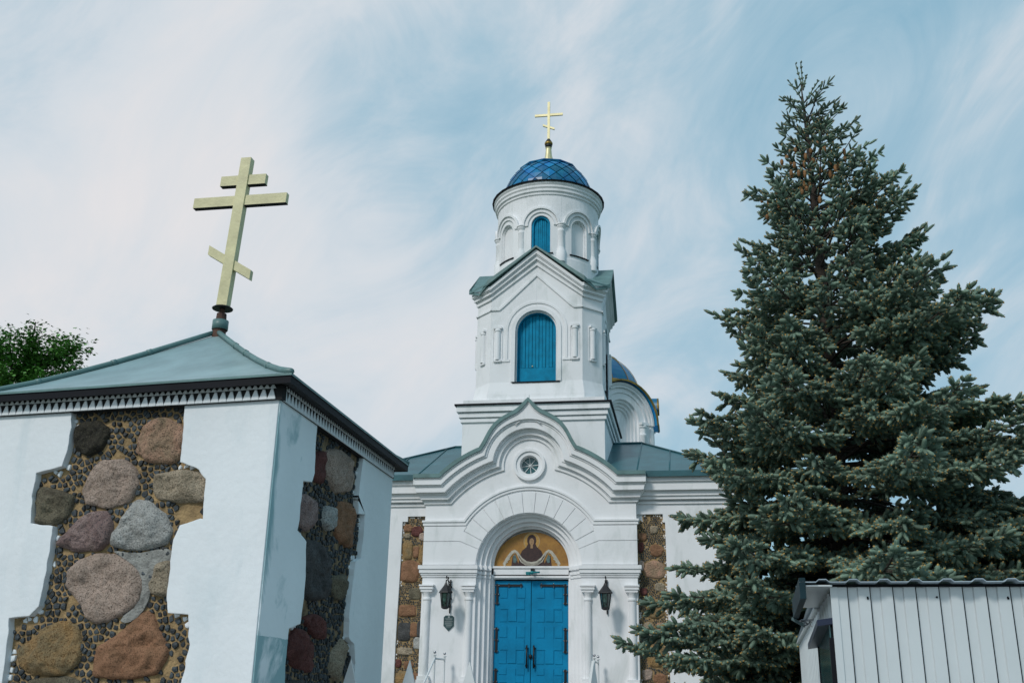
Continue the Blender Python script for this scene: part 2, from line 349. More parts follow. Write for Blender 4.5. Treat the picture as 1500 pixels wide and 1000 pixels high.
def boulder(mp, poly, depth, h, m, parent, rings=9, seed=0, flat=0.55):
    pts = chaikin([(p[0] + .010 * noise.noise(Vector((p[0] * 40, p[1] * 40, 1))), p[1] + .010 * noise.noise(Vector((p[0] * 40, p[1] * 40, 5)))) for p in [q_ for i_ in range(len(poly)) for q_ in (poly[i_], tuple((poly[i_][c_] * .5 + poly[(i_ + 1) % len(poly)][c_] * .5) for c_ in (0, 1)))]], 2); n = len(pts)
    _cx = sum(p[0] for p in pts) / n; _cy = sum(p[1] for p in pts) / n; pts = [(_cx + (p[0] - _cx) * 1.05, _cy + (p[1] - _cy) * 1.05) for p in pts]
    cx = sum(p[0] for p in pts) / n; cy = sum(p[1] for p in pts) / n
    mb = MB(); vs = []
    for r in range(rings + 1):
        t = r / rings; s_ = 1 - t * 0.96 if r else 1.0
        hh = h * (1 - (s_ ** 5.5)) ** flat if r else -0.05
        for k, p in enumerate(pts):
            x = cx + (p[0] - cx) * s_; y = cy + (p[1] - cy) * s_
            q = Vector((x * 5, y * 5, seed * 3.1)); nz = (noise.fractal(q * .8, 0.8, 2.1, 5) * 0.55 + (abs(noise.noise(q * .9)) - .25) * .40 + noise.noise(q * 4.5) * .16 + noise.noise(q * 9) * .08) * h * (1 if r else 0) * min(1, r / 2.0)
            e = noise.noise(Vector((x * 9, y * 9, seed))) * 0.012
            vs.append(mp(x + e, y + e, depth + hh + nz))
    fs = [(r * n + k, r * n + (k + 1) % n, (r + 1) * n + (k + 1) % n, (r + 1) * n + k) for r in range(rings) for k in range(n)]
    fs.append(tuple(range(rings * n, rings * n + n)))
    mb.add(vs, fs); o = mb.build('boulder', m, parent, smooth=True); return o
def pebbles(mb, mp, panel, holes, pitch, depth, seed, shrink=.83, skip=.08):
    """tightly packed angular pebbles: cells of a jittered grid, shrunk and domed"""
    rd = random.Random(seed); xs = [p[0] for p in panel]; ys = [p[1] for p in panel]
    nx = int((max(xs) - min(xs)) / pitch) + 3; ny = int((max(ys) - min(ys)) / (pitch * .87)) + 3; G = {}
    for i in range(-1, nx):
        for j in range(-1, ny):
            G[i, j] = (min(xs) + (i + (.5 if j % 2 else 0) + rd.uniform(-.42, .42)) * pitch, min(ys) + (j + rd.uniform(-.42, .42)) * pitch * .87)
    hb = [(min(p[0] for p in h), max(p[0] for p in h), min(p[1] for p in h), max(p[1] for p in h), h) for h in holes]
    for (i, j), c in G.items():
        if rd.random() < skip or not inside(c, panel) or seg_dist(c, panel) < pitch * .12: continue
        if any(a < c[0] < b and y0 < c[1] < y1 and inside(c, h) for a, b, y0, y1, h in hb): continue
        poly = [(c[0] + pitch * 1.2 * math.cos(a * PI / 4), c[1] + pitch * 1.2 * math.sin(a * PI / 4)) for a in range(8)]
        for di in (-2, -1, 0, 1, 2):
            for dj in (-2, -1, 0, 1, 2):
                q = G.get((i + di, j + dj))
                if q is None or (di == 0 and dj == 0): continue
                nx_, ny_ = q[0] - c[0], q[1] - c[1]; k = (nx_ * (q[0] + c[0]) + ny_ * (q[1] + c[1])) / 2; out = []
                for a in range(len(poly)):
                    p0, p1 = poly[a], poly[(a + 1) % len(poly)]; d0 = nx_ * p0[0] + ny_ * p0[1] - k; d1 = nx_ * p1[0] + ny_ * p1[1] - k
                    if d0 <= 0: out.append(p0)
                    if d0 * d1 < 0: t = d0 / (d0 - d1); out.append((p0[0] + (p1[0] - p0[0]) * t, p0[1] + (p1[1] - p0[1]) * t))
                poly = out
                if len(poly) < 3: break
            if len(poly) < 3: break
        if len(poly) < 3: continue
        if noise.noise(Vector((c[0] * 3.3, c[1] * 3.3, seed))) > .44: continue
        mb.mi = 1 if seg_dist(c, panel) < .045 and noise.noise(Vector((c[0] * 6, c[1] * 6, seed + 9))) > .0 else 0
        n = len(poly); sk = shrink * rd.uniform(.78, 1.06); x = sum(p[0] for p in poly) / n; y = sum(p[1] for p in poly) / n; h_ = pitch * rd.uniform(.12, .34)
        f = lambda k_, d: [mp(x + (p[0] - x) * k_, y + (p[1] - y) * k_, d) for p in poly]
        mb.add(f(sk, depth - .01) + f(sk * .86, depth + h_) + [mp(x + rd.uniform(-.2, .2) * pitch, y + rd.uniform(-.2, .2) * pitch, depth + h_ * rd.uniform(1.1, 1.5))],
               [(k_, (k_ + 1) % n, n + (k_ + 1) % n, n + k_) for k_ in range(n)] + [(n + k_, n + (k_ + 1) % n, 2 * n) for k_ in range(n)])

# ------------------------------------------------------------------ ground
mb = MB(); mb.add([(-600, -600, 0), (600, -600, 0), (600, 600, 0), (-600, 600, 0)], [(0, 1, 2, 3)])
tag(mb.build('ground', M['grass']), kind='structure')
mb = MB(); mb.add([(-9, -20, 0.004), (4, -20, 0.004), (4, 7, 0.004), (0.4, 9.0, 0.004), (0.4, 23.8, 0.004), (-8, 23.8, 0.004), (-8, 12, 0.004), (-9, 7, 0.004)], [tuple(range(8))])
tag(mb.build('bounce_path', M['paving']), kind='structure')  # unseen path, made wide and pale to bounce light onto the walls

# ------------------------------------------------------------------ church
XC = -3.8
church = thing('church', (XC, 24, 0), 'white plastered church with blue door, tall bell tower and blue domed drum', 'church')
FP = plane_map(XC, 24.0, 0)
ZA = 4.158; OZ = 6.77
def kcurve(z, Rr, rr, umax, n=14, top=None):
    pts = [(umax, z)]
    u0 = math.sqrt(Rr * Rr - (z - ZA) ** 2)
    # intersection of big arc with ring
    dd = OZ - ZA; a_ = (Rr * Rr - rr * rr + dd * dd) / (2 * dd); zc = ZA + a_; uc = math.sqrt(max(1e-6, Rr * Rr - a_ * a_))
    t0 = math.atan2(z - ZA, u0); t1 = math.atan2(zc - ZA, uc)
    pts += [(Rr * math.cos(t0 + (t1 - t0) * k / n), ZA + Rr * math.sin(t0 + (t1 - t0) * k / n)) for k in range(n + 1)]
    b0 = math.atan2(zc - OZ, uc)
    pts += [(rr * math.cos(b0 + (PI / 2 - b0) * k / n), OZ + rr * math.sin(b0 + (PI / 2 - b0) * k / n)) for k in range(1, n + 1)]
    return pts
def outer(shift=0.0, n=14, umax=2.86, z=6.42):
    # ogee outline of the gable, shift moves it inwards
    Rr = 3.144 - shift
    t0 = math.asin((z - shift * 0.6 - ZA) / Rr); t1 = math.asin(min(.999, (7.08 - shift * .9 - ZA) / Rr))
    pts = [(umax, z - shift * 0.6)] + [(Rr * math.cos(t0 + (t1 - t0) * k / n), ZA + Rr * math.sin(t0 + (t1 - t0) * k / n)) for k in range(n + 1)]
    og = [(1.16, 7.08), (1.06, 7.23), (0.98, 7.40), (0.90, 7.55), (0.79, 7.70), (0.66, 7.81), (0.50, 7.905), (0.33, 7.985), (0.20, 8.07), (0.10, 8.17), (0.0, 8.31)]
    og = [(max(0, u * (1 - shift * 0.95)), zz - shift * (0.55 + 0.9 * (1 - u / 1.16))) for u, zz in og]
    # resample to n points
    L = [0]
    for i in range(1, len(og)): L.append(L[-1] + math.dist(og[i], og[i - 1]))
    for k in range(1, n + 1):
        s_ = L[-1] * k / n
        for i in range(1, len(og)):
            if s_ <= L[i] + 1e-9:
                t = (s_ - L[i - 1]) / (L[i] - L[i - 1]); pts.append((og[i - 1][0] * (1 - t) + og[i][0] * t, og[i - 1][1] * (1 - t) + og[i][1] * t)); break
    pts[-1] = (0.0, pts[-1][1])
    return pts
def mirror(pts): return [(-u, v) for u, v in pts] + [(u, v) for u, v in reversed(pts[:-1])]
K = [outer(0.0), outer(0.03), kcurve(6.25, 3.00, 1.09, 2.86), kcurve(6.215, 2.955, 1.04, 2.83), kcurve(6.075, 2.82, 0.88, 2.80), kcurve(6.03, 2.77, 0.82, 2.76), kcurve(5.92, 2.67, 0.74, 2.70), kcurve(5.89, 2.64, 0.71, 2.67), kcurve(5.82, 2.56, 0.64, 2.63)]
Dp = [0.36, 0.34, 0.29, 0.265, 0.15, 0.13, 0.07, 0.045]
mb = MB()
for i in range(8): mb.ribbon(FP, mirror(K[i]), mirror(K[i + 1]), -0.20, Dp[i])
autosmooth(mb.build('kokoshnik_gable', M['plaster'], church), 30)
# thin ogee crease under the tip
mb = MB(); mb.tube([FP(s_ * u, v, 0.30) for s_, u, v in ((-1, .33, 7.72), (-1, .17, 7.84), (-1, .07, 7.95), (1, 0, 8.06), (1, .07, 7.95), (1, .17, 7.84), (1, .33, 7.72))], 0.014, 6)
mb.build('gable_crease', M['plaster'], church, True)
# metal capping on the ogee
mb = MB(); A0 = outer(0.0); capo = []
Am = mirror(A0)
for i, p in enumerate(Am):
    q0 = Am[max(0, i - 1)]; q1 = Am[min(len(Am) - 1, i + 1)]; dx, dz = q1[0] - q0[0], q1[1] - q0[1]; l = math.hypot(dx, dz)
    capo.append((p[0] - dz / l * 0.085, p[1] + abs(dx) / l * 0.085 + 0.008))
mb.ribbon(FP, capo, Am, -0.42, 0.40)
autosmooth(mb.build('gable_capping', M['trim'], church), 35)
mb = MB(); mb.tube([FP(0, 8.3, 0.2), FP(0, 8.52, 0.2)], [0.012, 0.004], 6); mb.build('finial', M['trim'], church)
# portal body: two halves round the oculus and the doorway
P8 = K[8]
def half(s_):
    body = [(2.60, 0.0), (2.60, 5.82)] + [(u, v) for u, v in P8[1:]]
    oc = [(0.24 * math.cos(a), 6.77 + 0.24 * math.sin(a)) for a in [PI / 2 - PI * k / 12 for k in range(13)]]
    ar = [(1.27 * math.sin(PI / 2 * k / 14), 4.30 + 1.27 * math.cos(PI / 2 * k / 14)) for k in range(15)]
    return [(s_ * u, v) for u, v in body + oc + ar + [(1.27, 0.0)]]
mb = MB(); mb.prism(FP, half(1), -0.6, 0.0); mb.prism(FP, half(-1), -0.6, 0.0)
mb.build('portal_wall', M['plaster'], church)
# oculus
def circ(r, n=28): return [(r * math.cos(2 * PI * k / n), OZ + r * math.sin(2 * PI * k / n)) for k in range(n)]
oc = None
mb = MB(); mb.ribbon(FP, circ(0.40), circ(0.33), -0.02, 0.085, True); mb.ribbon(FP, circ(0.33), circ(0.235), -0.30, 0.05, True)
oc = mb.build('round_window', M['plaster'], church); autosmooth(oc)
mb = MB(); mb.prism(FP, circ(0.25), -0.16, -0.14); mb.build('pane', M['glass'], oc)
mb = MB()
for k in range(4):
    a = PI * k / 4 + 0.1; mb.tube([FP(0.23 * math.cos(a), OZ + 0.23 * math.sin(a), -0.12), FP(-0.23 * math.cos(a), OZ - 0.23 * math.sin(a), -0.12)], 0.009, 6)
mb.sphere(FP(0, OZ, -0.11), 0.03, 8, 6); mb.ribbon(FP, circ(0.235), circ(0.21), -0.14, -0.12, True)
mb.build('glazing_bars', M['white_steel'], oc)
# archivolt mould + string at its foot
def avc(r, z, umax, n=22):
    t0 = math.asin((z - 4.3) / r)
    return [(umax, z)] + [(r * math.cos(t0 + (PI / 2 - t0) * k / n), 4.3 + r * math.sin(t0 + (PI / 2 - t0) * k / n)) for k in range(n + 1)]
mb = MB(); mb.ribbon(FP, mirror(avc(1.96, 5.42, 2.66)), mirror(avc(1.91, 5.37, 2.66)), -0.02, 0.06)
mb.ribbon(FP, mirror(avc(1.91, 5.37, 2.64)), mirror(avc(1.845, 5.29, 2.64)), -0.02, 0.035)
autosmooth(mb.build('archivolt', M['plaster'], church), 30)
# voussoirs and rusticated blocks (surface relief)
mb = MB(); g = 0.006
st = PI * 0.0625
edges = [PI / 2 + (k - 5.5) * st for k in range(0, 12)]
for k in range(11):
    a0, a1 = edges[k], edges[k + 1]; q = 5
    ro, ri = 1.80, 1.29
    A = [(ro * math.cos(a0 + g / ro + (a1 - a0 - 2 * g / ro) * i / q), 4.3 + ro * math.sin(a0 + g / ro + (a1 - a0 - 2 * g / ro) * i / q)) for i in range(q + 1)]
    B = [(ri * math.cos(a0 + g / ri + (a1 - a0 - 2 * g / ri) * i / q), 4.3 + ri * math.sin(a0 + g / ri + (a1 - a0 - 2 * g / ri) * i / q)) for i in range(q + 1)]
    mb.ribbon(FP, A, B, -0.01, 0.022)
for s_ in (-1, 1):
    t0 = edges[0]; n = 4
    def ip(a, r=1.29): return (s_ * r * math.cos(a), 4.3 + r * math.sin(a))
    b1 = [(s_ * 2.61, 4.915), (s_ * 2.61, 5.27)] + [(s_ * 1.815 * math.cos(q_), 4.3 + 1.815 * math.sin(q_)) for q_ in (0.563, 0.53, t0 - .008)] + [ip(t0 - 0.01 - (t0 - 0.34) * k / n) for k in range(n + 1)] + [(s_ * 1.70, 4.915)]
    b2 = [(s_ * 2.61, 4.35), (s_ * 2.61, 4.90), (s_ * 1.70, 4.90)] + [ip(0.325 - 0.285 * k / n) for k in range(n + 1)]
    mb.prism(FP, b1, -0.01, 0.022); mb.prism(FP, b2, -0.01, 0.022)
mb.build('rusticated_blocks', M['plaster'], church)
# stepped doorway reveal
mb = MB(); steps = [(1.27, 1.17, -0.10), (1.17, 1.07, -0.20), (1.07, 0.98, -0.31), (0.98, 0.925, -0.42)]
for ro, ri, dd in steps: mb.ribbon(FP, arch(ro, 0.3, 4.34, 28), arch(ri, 0.3, 4.34, 28), -0.8, dd)
autosmooth(mb.build('doorway_reveal', M['plaster'], church), 30)
# impost mould stepping into the reveal, and transom
for s_ in (-1, 1):
    mb = MB()
    for ro, ri, dd in steps[:3]:
        for (za, zb, pr) in ((4.05, 4.11, .02), (4.13, 4.20, .035), (4.24, 4.34, .05)):
            x0, x1 = sorted((s_ * (ri - pr * .6), s_ * ro)); mb.prism(FP, [(x0, za), (x1, za), (x1, zb), (x0, zb)], dd - 0.01, dd + pr)
    mb.build('impost_moulding', M['plaster'], church)
mb = MB()
for (za, zb, pr) in ((4.08, 4.13, .04), (4.16, 4.31, .03), (4.31, 4.36, .06)):
    mb.prism(FP, [(-0.97, za), (0.97, za), (0.97, zb), (-0.97, zb)], -0.56, -0.45 + pr)
mb.build('transom', M['plaster'], church)
# pier entablature, capitals and slim columns
for s_ in (-1, 1):
    mb = MB()
    for (za, zb, pr) in ((4.24, 4.33, .10), (4.15, 4.24, .075), (4.10, 4.15, .045), (4.055, 4.10, .025)):
        x0, x1 = sorted((s_ * (1.27 - pr * .5), s_ * (2.60 + pr))); mb.prism(FP, [(x0, za), (x1, za), (x1, zb), (x0, zb)], -0.3, pr)
    mb.build('pier_entablature', M['plaster'], church)
for s_ in (-1, 1):
    for uc, in ((1.43,), (2.46,)):
        mb = MB(); x = XC + s_ * uc; y = 23.99
        mb.lathe([(.085, 1.78), (.085, 3.50), (.1, 3.52), (.1, 3.56), (.087, 3.58), (.09, 3.64), (.13, 3.70)], (x, y, 0), 20, caps=False)
        for (za, zb, h_) in ((3.70, 3.76, .14), (3.76, 3.815, .165), (3.83, 3.87, .18), (1.70, 1.78, .14), (1.30, 1.70, .16)): mb.box(x - h_, x + h_, y - h_ * .8, 24.05, za, zb)
        autosmooth(mb.build('engaged_column', M['plaster'], church))
# main walls: narthex and wings, with recessed stone strips
WP = plane_map(XC, 24.2, 0)
HW = 4.75
stripL = [(-3.23, -0.3), (-2.62, -0.3), (-2.62, 5.40), (-2.64, 5.56), (-3.10, 5.56), (-3.10, 5.43), (-3.235, 5.43), (-3.23, 4.3), (-3.25, 2.5)]
stripR = [(2.60, -0.3), (3.27, -0.3), (3.27, 5.36), (3.22, 5.36), (3.22, 5.56), (2.73, 5.56), (2.73, 5.42), (2.60, 5.42)]
mb = MB()
mb.prism(WP, [(-HW, 0), (-HW, 6.42), (-2.5, 6.42), (-2.5, 5.56), (-3.10, 5.56), (-3.10, 5.43), (-3.235, 5.43), (-3.23, 4.3), (-3.25, 2.5), (-3.22, 0)], -0.09, 0)
mb.prism(WP, [(HW, 0), (HW, 6.42), (2.5, 6.42), (2.5, 5.56), (3.22, 5.56), (3.22, 5.36), (3.27, 5.36), (3.28, 3.1), (3.27, 0)], -0.09, 0)
mb.box(XC - HW, XC - 1.3, 24.26, 30, 0, 6.42); mb.box(XC + 1.3, XC + HW, 24.26, 30, 0, 6.42); mb.box(XC - 1.3, XC + 1.3, 24.61, 30, 0, 6.42)
mb.build('narthex_wall', M['plaster'], church)
mb = MB()
for (za, zb, pr) in ((6.30, 6.42, .30), (6.10, 6.28, .25), (5.98, 6.08, .16), (5.90, 5.98, .12), (5.80, 5.86, .05)):
    pass
for s_ in (-1, 1):
    mb = MB()
    for (za, zb, pr) in ((6.30, 6.42, .30), (6.10, 6.30, .25), (5.98, 6.10, .16), (5.90, 5.98, .12), (5.80, 5.86, .05)):
        x0, x1 = sorted((s_ * 2.5, s_ * (HW + pr))); mb.prism(WP, [(x0, za), (x1, za), (x1, zb), (x0, zb)], -0.2, pr - 0.01)
        xs = sorted((XC + s_ * (HW - .1), XC + s_ * (HW + pr))); mb.box(xs[0], xs[1], 24.25, 30, za, zb)
    mb.build('narthex_cornice', M['plaster'], church)
# narthex hipped roof with seams
zr = 7.93; e = 0.36
rv = [(XC - HW - e, 24.2 - e, 6.47), (XC + HW + e, 24.2 - e, 6.47), (XC + HW + e, 30.3, 6.47), (XC - HW - e, 30.3, 6.47), (XC - 2.65, 27.1, zr), (XC + 2.65, 27.1, zr)]
mb = MB(); top = [(x, y, z + .05) for x, y, z in rv]
yf = 24.2 - e; yn = 24.45; zn = 6.52 + (yn - yf) / (27.1 - yf) * (zr - 6.47)      # the eave stops either side of the portal gable
nb = [(XC - 2.0, yf, 6.52), (XC - 2.0, yn, zn), (XC + 2.0, yn, zn), (XC + 2.0, yf, 6.52)]
mb.add(top + nb, [(0, 6, 7, 8, 9, 1, 5, 4), (1, 2, 5), (2, 3, 4, 5), (3, 0, 4)])
for xa, xb in ((rv[0][0], XC - 2.0), (XC + 2.0, rv[1][0])): mb.add([(xa, yf, 6.47), (xb, yf, 6.47), (xb, yf, 6.52), (xa, yf, 6.52), (xa, 24.3, 6.47), (xb, 24.3, 6.47)], [(0, 1, 2, 3), (0, 4, 5, 1)])
mb.add([rv[1], rv[2], rv[3], rv[0], top[1], top[2], top[3], top[0]], [(0, 1, 5, 4), (1, 2, 6, 5), (2, 3, 7, 6)])
rf = mb.build('narthex_roof', M['green_metal'], church)
mb = MB()
def rz(x, y):   # front slope height
    return 6.52 + (y - (24.2 - e)) / (27.1 - 24.2 + e) * (zr - 6.47)
for i in range(-6, 7):
    x = XC + i * 0.78 + 0.3
    ytop = 27.1 if abs(x - XC) < 2.65 else 24.2 - e + (27.1 - 24.2 + e) * (HW + e - abs(x - XC)) / (HW + e - 2.65)
    if abs(x - XC) > HW + e - .15 or abs(x - XC) < 2.1: continue
    mb.tube([(x, 24.2 - e + .02, rz(x, 24.2 - e) + .012), (x, ytop, rz(x, ytop) + .012)], 0.018, 6)
for s_ in (-1, 1):
    a = Vector((XC + s_ * (HW + e), 24.2 - e, 6.535)); b = Vector((XC + s_ * 2.65, 27.1, zr + .07)); mb.tube([a, b], 0.026, 6)
mb.tube([(XC - 2.65, 27.1, zr + .07), (XC + 2.65, 27.1, zr + .07)], 0.03, 6)
mb.build('standing_seams', M['green_metal'], rf, True)
mb = MB()     # lower metal drip edge: upstand along the eave
mb.box(XC - HW - e - .02, XC - 2.86, 24.2 - e - .025, 24.2 - e - .003, 6.40, 6.54); mb.build('drip_edge', M['green_metal'], rf); mb = MB(); mb.box(XC + 2.86, XC + HW + e + .02, 24.2 - e - .025, 24.2 - e - .003, 6.40, 6.54)
mb.build('drip_edge', M['green_metal'], rf)
mb = MB(); mb.box(XC - HW, XC + HW, 30.001, 46, 0, 7.4); mb.build('nave_wall', M['plaster'], church)
mb = MB(); mb.add([(XC - HW - .3, 30.7, 7.41), (XC + HW + .3, 30.7, 7.41), (XC + HW + .3, 46.3, 7.41), (XC - HW - .3, 46.3, 7.41), (XC - 1.5, 38.5, 9.0), (XC + 1.5, 38.5, 9.0)], [(0, 1, 5, 4), (1, 2, 5), (2, 3, 4, 5), (3, 0, 4), (0, 3, 2, 1)])
mb.build('nave_roof', M['green_metal'], church)

# ---- stone strips on the facade
def strip(poly, px_rows, seed, umin, umax):
    mbp = MB(); mbp.prism(WP, poly, -0.10, -0.055); o = mbp.build('stone_infill', M['mortar'], church)
    holes = []
    for (u, z, w_, h_, kind) in px_rows:
        rd = random.Random(int(u * 100 + z * 37)); k = 9
        k = 12; sq = lambda c_: math.copysign(abs(c_) ** .62, c_)
        pl = [(u + 1.14 * w_ * sq(math.cos(2 * PI * i / k)) * rd.uniform(.86, 1.08), z + 1.16 * h_ * sq(math.sin(2 * PI * i / k)) * rd.uniform(.86, 1.08)) for i in range(k)]
        pl = [(min(umax - .01, max(umin + .01, a)), b) for a, b in pl]
        pl2 = [(a * 1, b) for a, b in pl]; holes.append(pl2)
        boulder(WP, pl2, -0.06, 0.045, R_[kind], o, 5, seed + z)
    mbq = MB(); pebbles(mbq, WP, poly, holes, 0.050, -0.055, seed, .80); mbq.build('pebble_galleting', [M['pebble'], M['plaster']], o)
strip(stripL, [(-3.10, 5.27, .11, .09, 'brown'), (-2.86, 5.20, .14, .13, 'red'), (-2.72, 5.05, .08, .1, 'pink'), (-3.12, 5.08, .1, .06, 'tan'), (-3.08, 4.72, .13, .24, 'ochre'), (-2.86, 4.68, .08, .15, 'brown'), (-2.70, 4.62, .09, .2, 'ochre'), (-3.01, 4.22, .25, .27, 'brown'), (-2.84, 3.68, .16, .14, 'greybrown'), (-3.02, 3.28, .24, .15, 'brown'), (-2.95, 3.30, .05, .05, 'ochre'),
    (-3.06, 2.78, .19, .22, 'slate'), (-2.82, 2.83, .10, .17, 'brown'), (-2.69, 2.86, .07, .2, 'slate'), (-2.72, 2.52, .1, .14, 'grey'), (-3.02, 2.34, .2, .09, 'tan'), (-2.92, 2.02, .12, .09, 'brown'), (-3.17, 2.06, .08, .1, 'red'), (-3.05, 1.70, .16, .18, 'ochre'), (-2.74, 1.65, .11, .2, 'brown'), (-3.08, 1.30, .17, .15, 'red'), (-2.8, 1.2, .14, .16, 'brown'), (-3.0, 0.85, .2, .17, 'ochre'), (-2.95, 0.4, .22, .2, 'slate')], 11, -3.25, -2.62)
strip(stripR, [(2.70, 5.02, .11, .1, 'brown'), (3.0, 5.2, .1, .09, 'tan'), (2.68, 4.78, .07, .12, 'red'), (3.05, 4.70, .15, .14, 'brown'), (2.98, 4.25, .24, .2, 'orange'), (2.68, 4.35, .07, .12, 'pink'), (2.72, 3.75, .09, .09, 'red'), (3.10, 3.85, .12, .1, 'tan'), (2.98, 3.35, .22, .2, 'ochre'), (2.80, 2.85, .14, .2, 'tan'), (3.1, 2.95, .12, .1, 'orange'), (2.98, 2.3, .22, .24, 'ochre'), (2.75, 1.9, .12, .12, 'pink'), (3.05, 1.8, .15, .12, 'brown'), (2.8, 1.45, .15, .2, 'orange'), (3.1, 1.1, .14, .16, 'tan'), (2.85, .7, .2, .2, 'brown')], 13, 2.60, 3.28)

# ---- door
def door_leaf(s_):
    mb = MB(); x0, x1 = sorted((s_ * 0.008, s_ * 0.90)); z0, z1 = 1.33, 4.02; d = -0.52
    mb.prism(FP, [(x0, z0), (x1, z0), (x1, z1), (x0, z1)], d - .05, d)
    # raised rails and cross-shaped panels
    a, b = x0 + .12, x1 - .12; c = (a + b) / 2
    def rl(u0, v0, u1, v1, h_=.012): mb.prism(FP, [(min(u0, u1), v0), (max(u0, u1), v0), (max(u0, u1), v1), (min(u0, u1), v1)], d - .002, d + h_)
    rows = [(1.45, 2.02), (2.06, 2.98), (3.02, 3.88)]
    for (v0, v1) in rows:
        vm = (v0 + v1) / 2 + .02; hh = (v1 - v0)
        # stepped cross relief: a tall block, a wide block, and corner blocks
        rl(c - .10, v0 + .05, c + .10, v1 - .03, .016); rl(a + .03, vm - hh * .14, b - .03, vm + hh * .14, .0135)
        for su in (-1, 1):
            rl(c + su * .13, vm + hh * .17, c + su * .31, v1 - .02, .011); rl(c + su * .13, v0 + .04, c + su * .31, vm - hh * .17, .011)
    o = mb.build('door', M['blue_door'], church)
    for (v0, v1, horiz) in ((3.46, 3.94, True), (2.35, 2.92, False), (1.40, 1.98, False)):
        h_ = MB(); ue = s_ * 0.835
        h_.prism(FP, [(ue - .027, v0), (ue + .027, v0), (ue + .027, v1), (ue - .027, v1)], d + .0, d + .026)
        nz = 3
        pts = [(ue, v0 + .03 + (v1 - v0 - .06) * i / 2) for i in range(3)]
        for (pu, pv) in pts: h_.prism(FP, [(pu - .055, pv), (pu, pv - .045), (pu + .055, pv), (pu, pv + .045)], d, d + .032)
        if horiz:
            u0, u1 = sorted((ue, s_ * .22)); h_.prism(FP, [(u0, v1 - .058), (u1, v1 - .058), (u1, v1 - .004), (u0, v1 - .004)], d, d + .024)
            hp = [(s_ * .25, v1 - .03), (s_ * .55, v1 - .03)]
            for (pu, pv) in hp: h_.prism(FP, [(pu - .045, pv), (pu, pv - .055), (pu + .045, pv), (pu, pv + .055)], d, d + .032)
            pts += hp
        ho = h_.build('hinge', M['iron'], o)
        rv_ = MB()
        for (pu, pv) in pts:
            for k in (-1, 1): rv_.sphere(FP(pu + (k * .036 if (pu, pv) not in (hp if horiz else []) else 0), pv + (k * .036 if horiz and (pu, pv) in hp else 0), d + .034), 0.014, 8, 5)
        rv_.build('rivets', M['steel'], ho, True)
    h_ = MB(); hu = s_ * 0.085
    h_.tube([FP(hu, 2.00, d + .07), FP(hu, 2.52, d + .07)], 0.02, 8)
    for v in (2.06, 2.45): h_.sphere(FP(hu + s_ * .01, v, d + .03), .032, 10, 7); h_.tube([FP(hu, v, d), FP(hu, v, d + .07)], .014, 6)
    if s_ < 0: h_.lathe([(.001, -.05), (.035, -.03), (.04, 0), (.035, .04), (.001, .06)], FP(0.0, 2.26, d + .02), 12)
    h_.build('handle', M['iron'], o, True)
door_leaf(-1); door_leaf(1)
mb = MB(); mb.prism(FP, [(-.925, 4.055), (.925, 4.055), (.925, 4.09), (-.925, 4.09)], -.6, -.44)
for s_ in (-1, 1): mb.prism(FP, [(s_ * .925, 1.3), (s_ * .905, 1.3), (s_ * .905, 4.055), (s_ * .925, 4.055)][::s_], -.6, -.5)
mb.build('door_frame', M['white_steel'], church)
mb = MB(); mb.prism(FP, [(-.98, .6), (.98, .6), (.98, 4.10), (-.98, 4.10)], -.75, -.60); mb.build('door_recess', M['iron'], church)

# ---- icon in the tympanum: generic veiled figure with halo holding a long cloth
IP = lambda u, v, d: FP(u, v, d - 0.50)
n = 30
half_disc = [(0.93 * math.cos(PI * k / n), 4.36 + .84 * math.sin(PI * k / n)) for k in range(n + 1)]
mb = MB(); mb.prism(IP, half_disc, -0.05, 0.0); icon = mb.build('painted_tympanum', M['icon_bg'], church)
def ell(cx, cz, rx, rz_, n=20, a0=0, a1=2 * PI): return [(cx + rx * math.cos(a0 + (a1 - a0) * k / n), cz + rz_ * math.sin(a0 + (a1 - a0) * k / n)) for k in range(n)]
mb = MB(); mb.ribbon(IP, ell(0, 4.97, .205, .215, 24), ell(0, 4.97, .185, .195, 24), 0, .004, True); mb.build('halo_ring', M['icon_line'], icon)
mb = MB(); mb.prism(IP, ell(0, 4.97, .184, .194, 24), 0, .003); mb.build('halo', M['icon_halo'], icon)
mb = MB()
mb.prism(IP, ell(0, 4.99, .115, .145, 18), 0, .007)
mb.prism(IP, [(-.09, 4.92), (.09, 4.92), (.13, 4.83), (.24, 4.74), (.30, 4.60), (.33, 4.37), (-.33, 4.37), (-.30, 4.60), (-.24, 4.74), (-.13, 4.83)], 0, .006)
for s_ in (-1, 1): mb.prism(IP, [(s_ * .30, 4.37), (s_ * .40, 4.62), (s_ * .47, 4.62), (s_ * .50, 4.37)], 0, .005)
mb.build('robe', M['icon_robe'], icon)
mb = MB(); mb.prism(IP, ell(0.0, 4.96, .058, .088, 14), 0, .010); mb.prism(IP, [(-.03, 4.80), (.03, 4.80), (.03, 4.9), (-.03, 4.9)], 0, .009)
for s_ in (-1, 1): mb.prism(IP, ell(s_ * .43, 4.70, .032, .04, 10), 0, .009)
mb.build('face_and_hands', M['icon_skin'], icon)
mb = MB()
for s_ in (-1, 1): mb.prism(IP, [(s_ * .40, 4.44), (s_ * .36, 4.52), (s_ * .41, 4.66), (s_ * .46, 4.60), (s_ * .45, 4.46)], 0, .0078)
mb.build('sleeves', M['icon_teal'], icon)
mb = MB()
top_ = [(-.72, 4.42), (-.60, 4.62), (-.50, 4.74), (-.42, 4.77), (-.34, 4.72), (-.24, 4.58), (-.12, 4.49), (0, 4.47)]
bot_ = [(-.66, 4.39), (-.56, 4.55), (-.47, 4.67), (-.42, 4.71), (-.37, 4.66), (-.27, 4.47), (-.14, 4.39), (0, 4.375)]
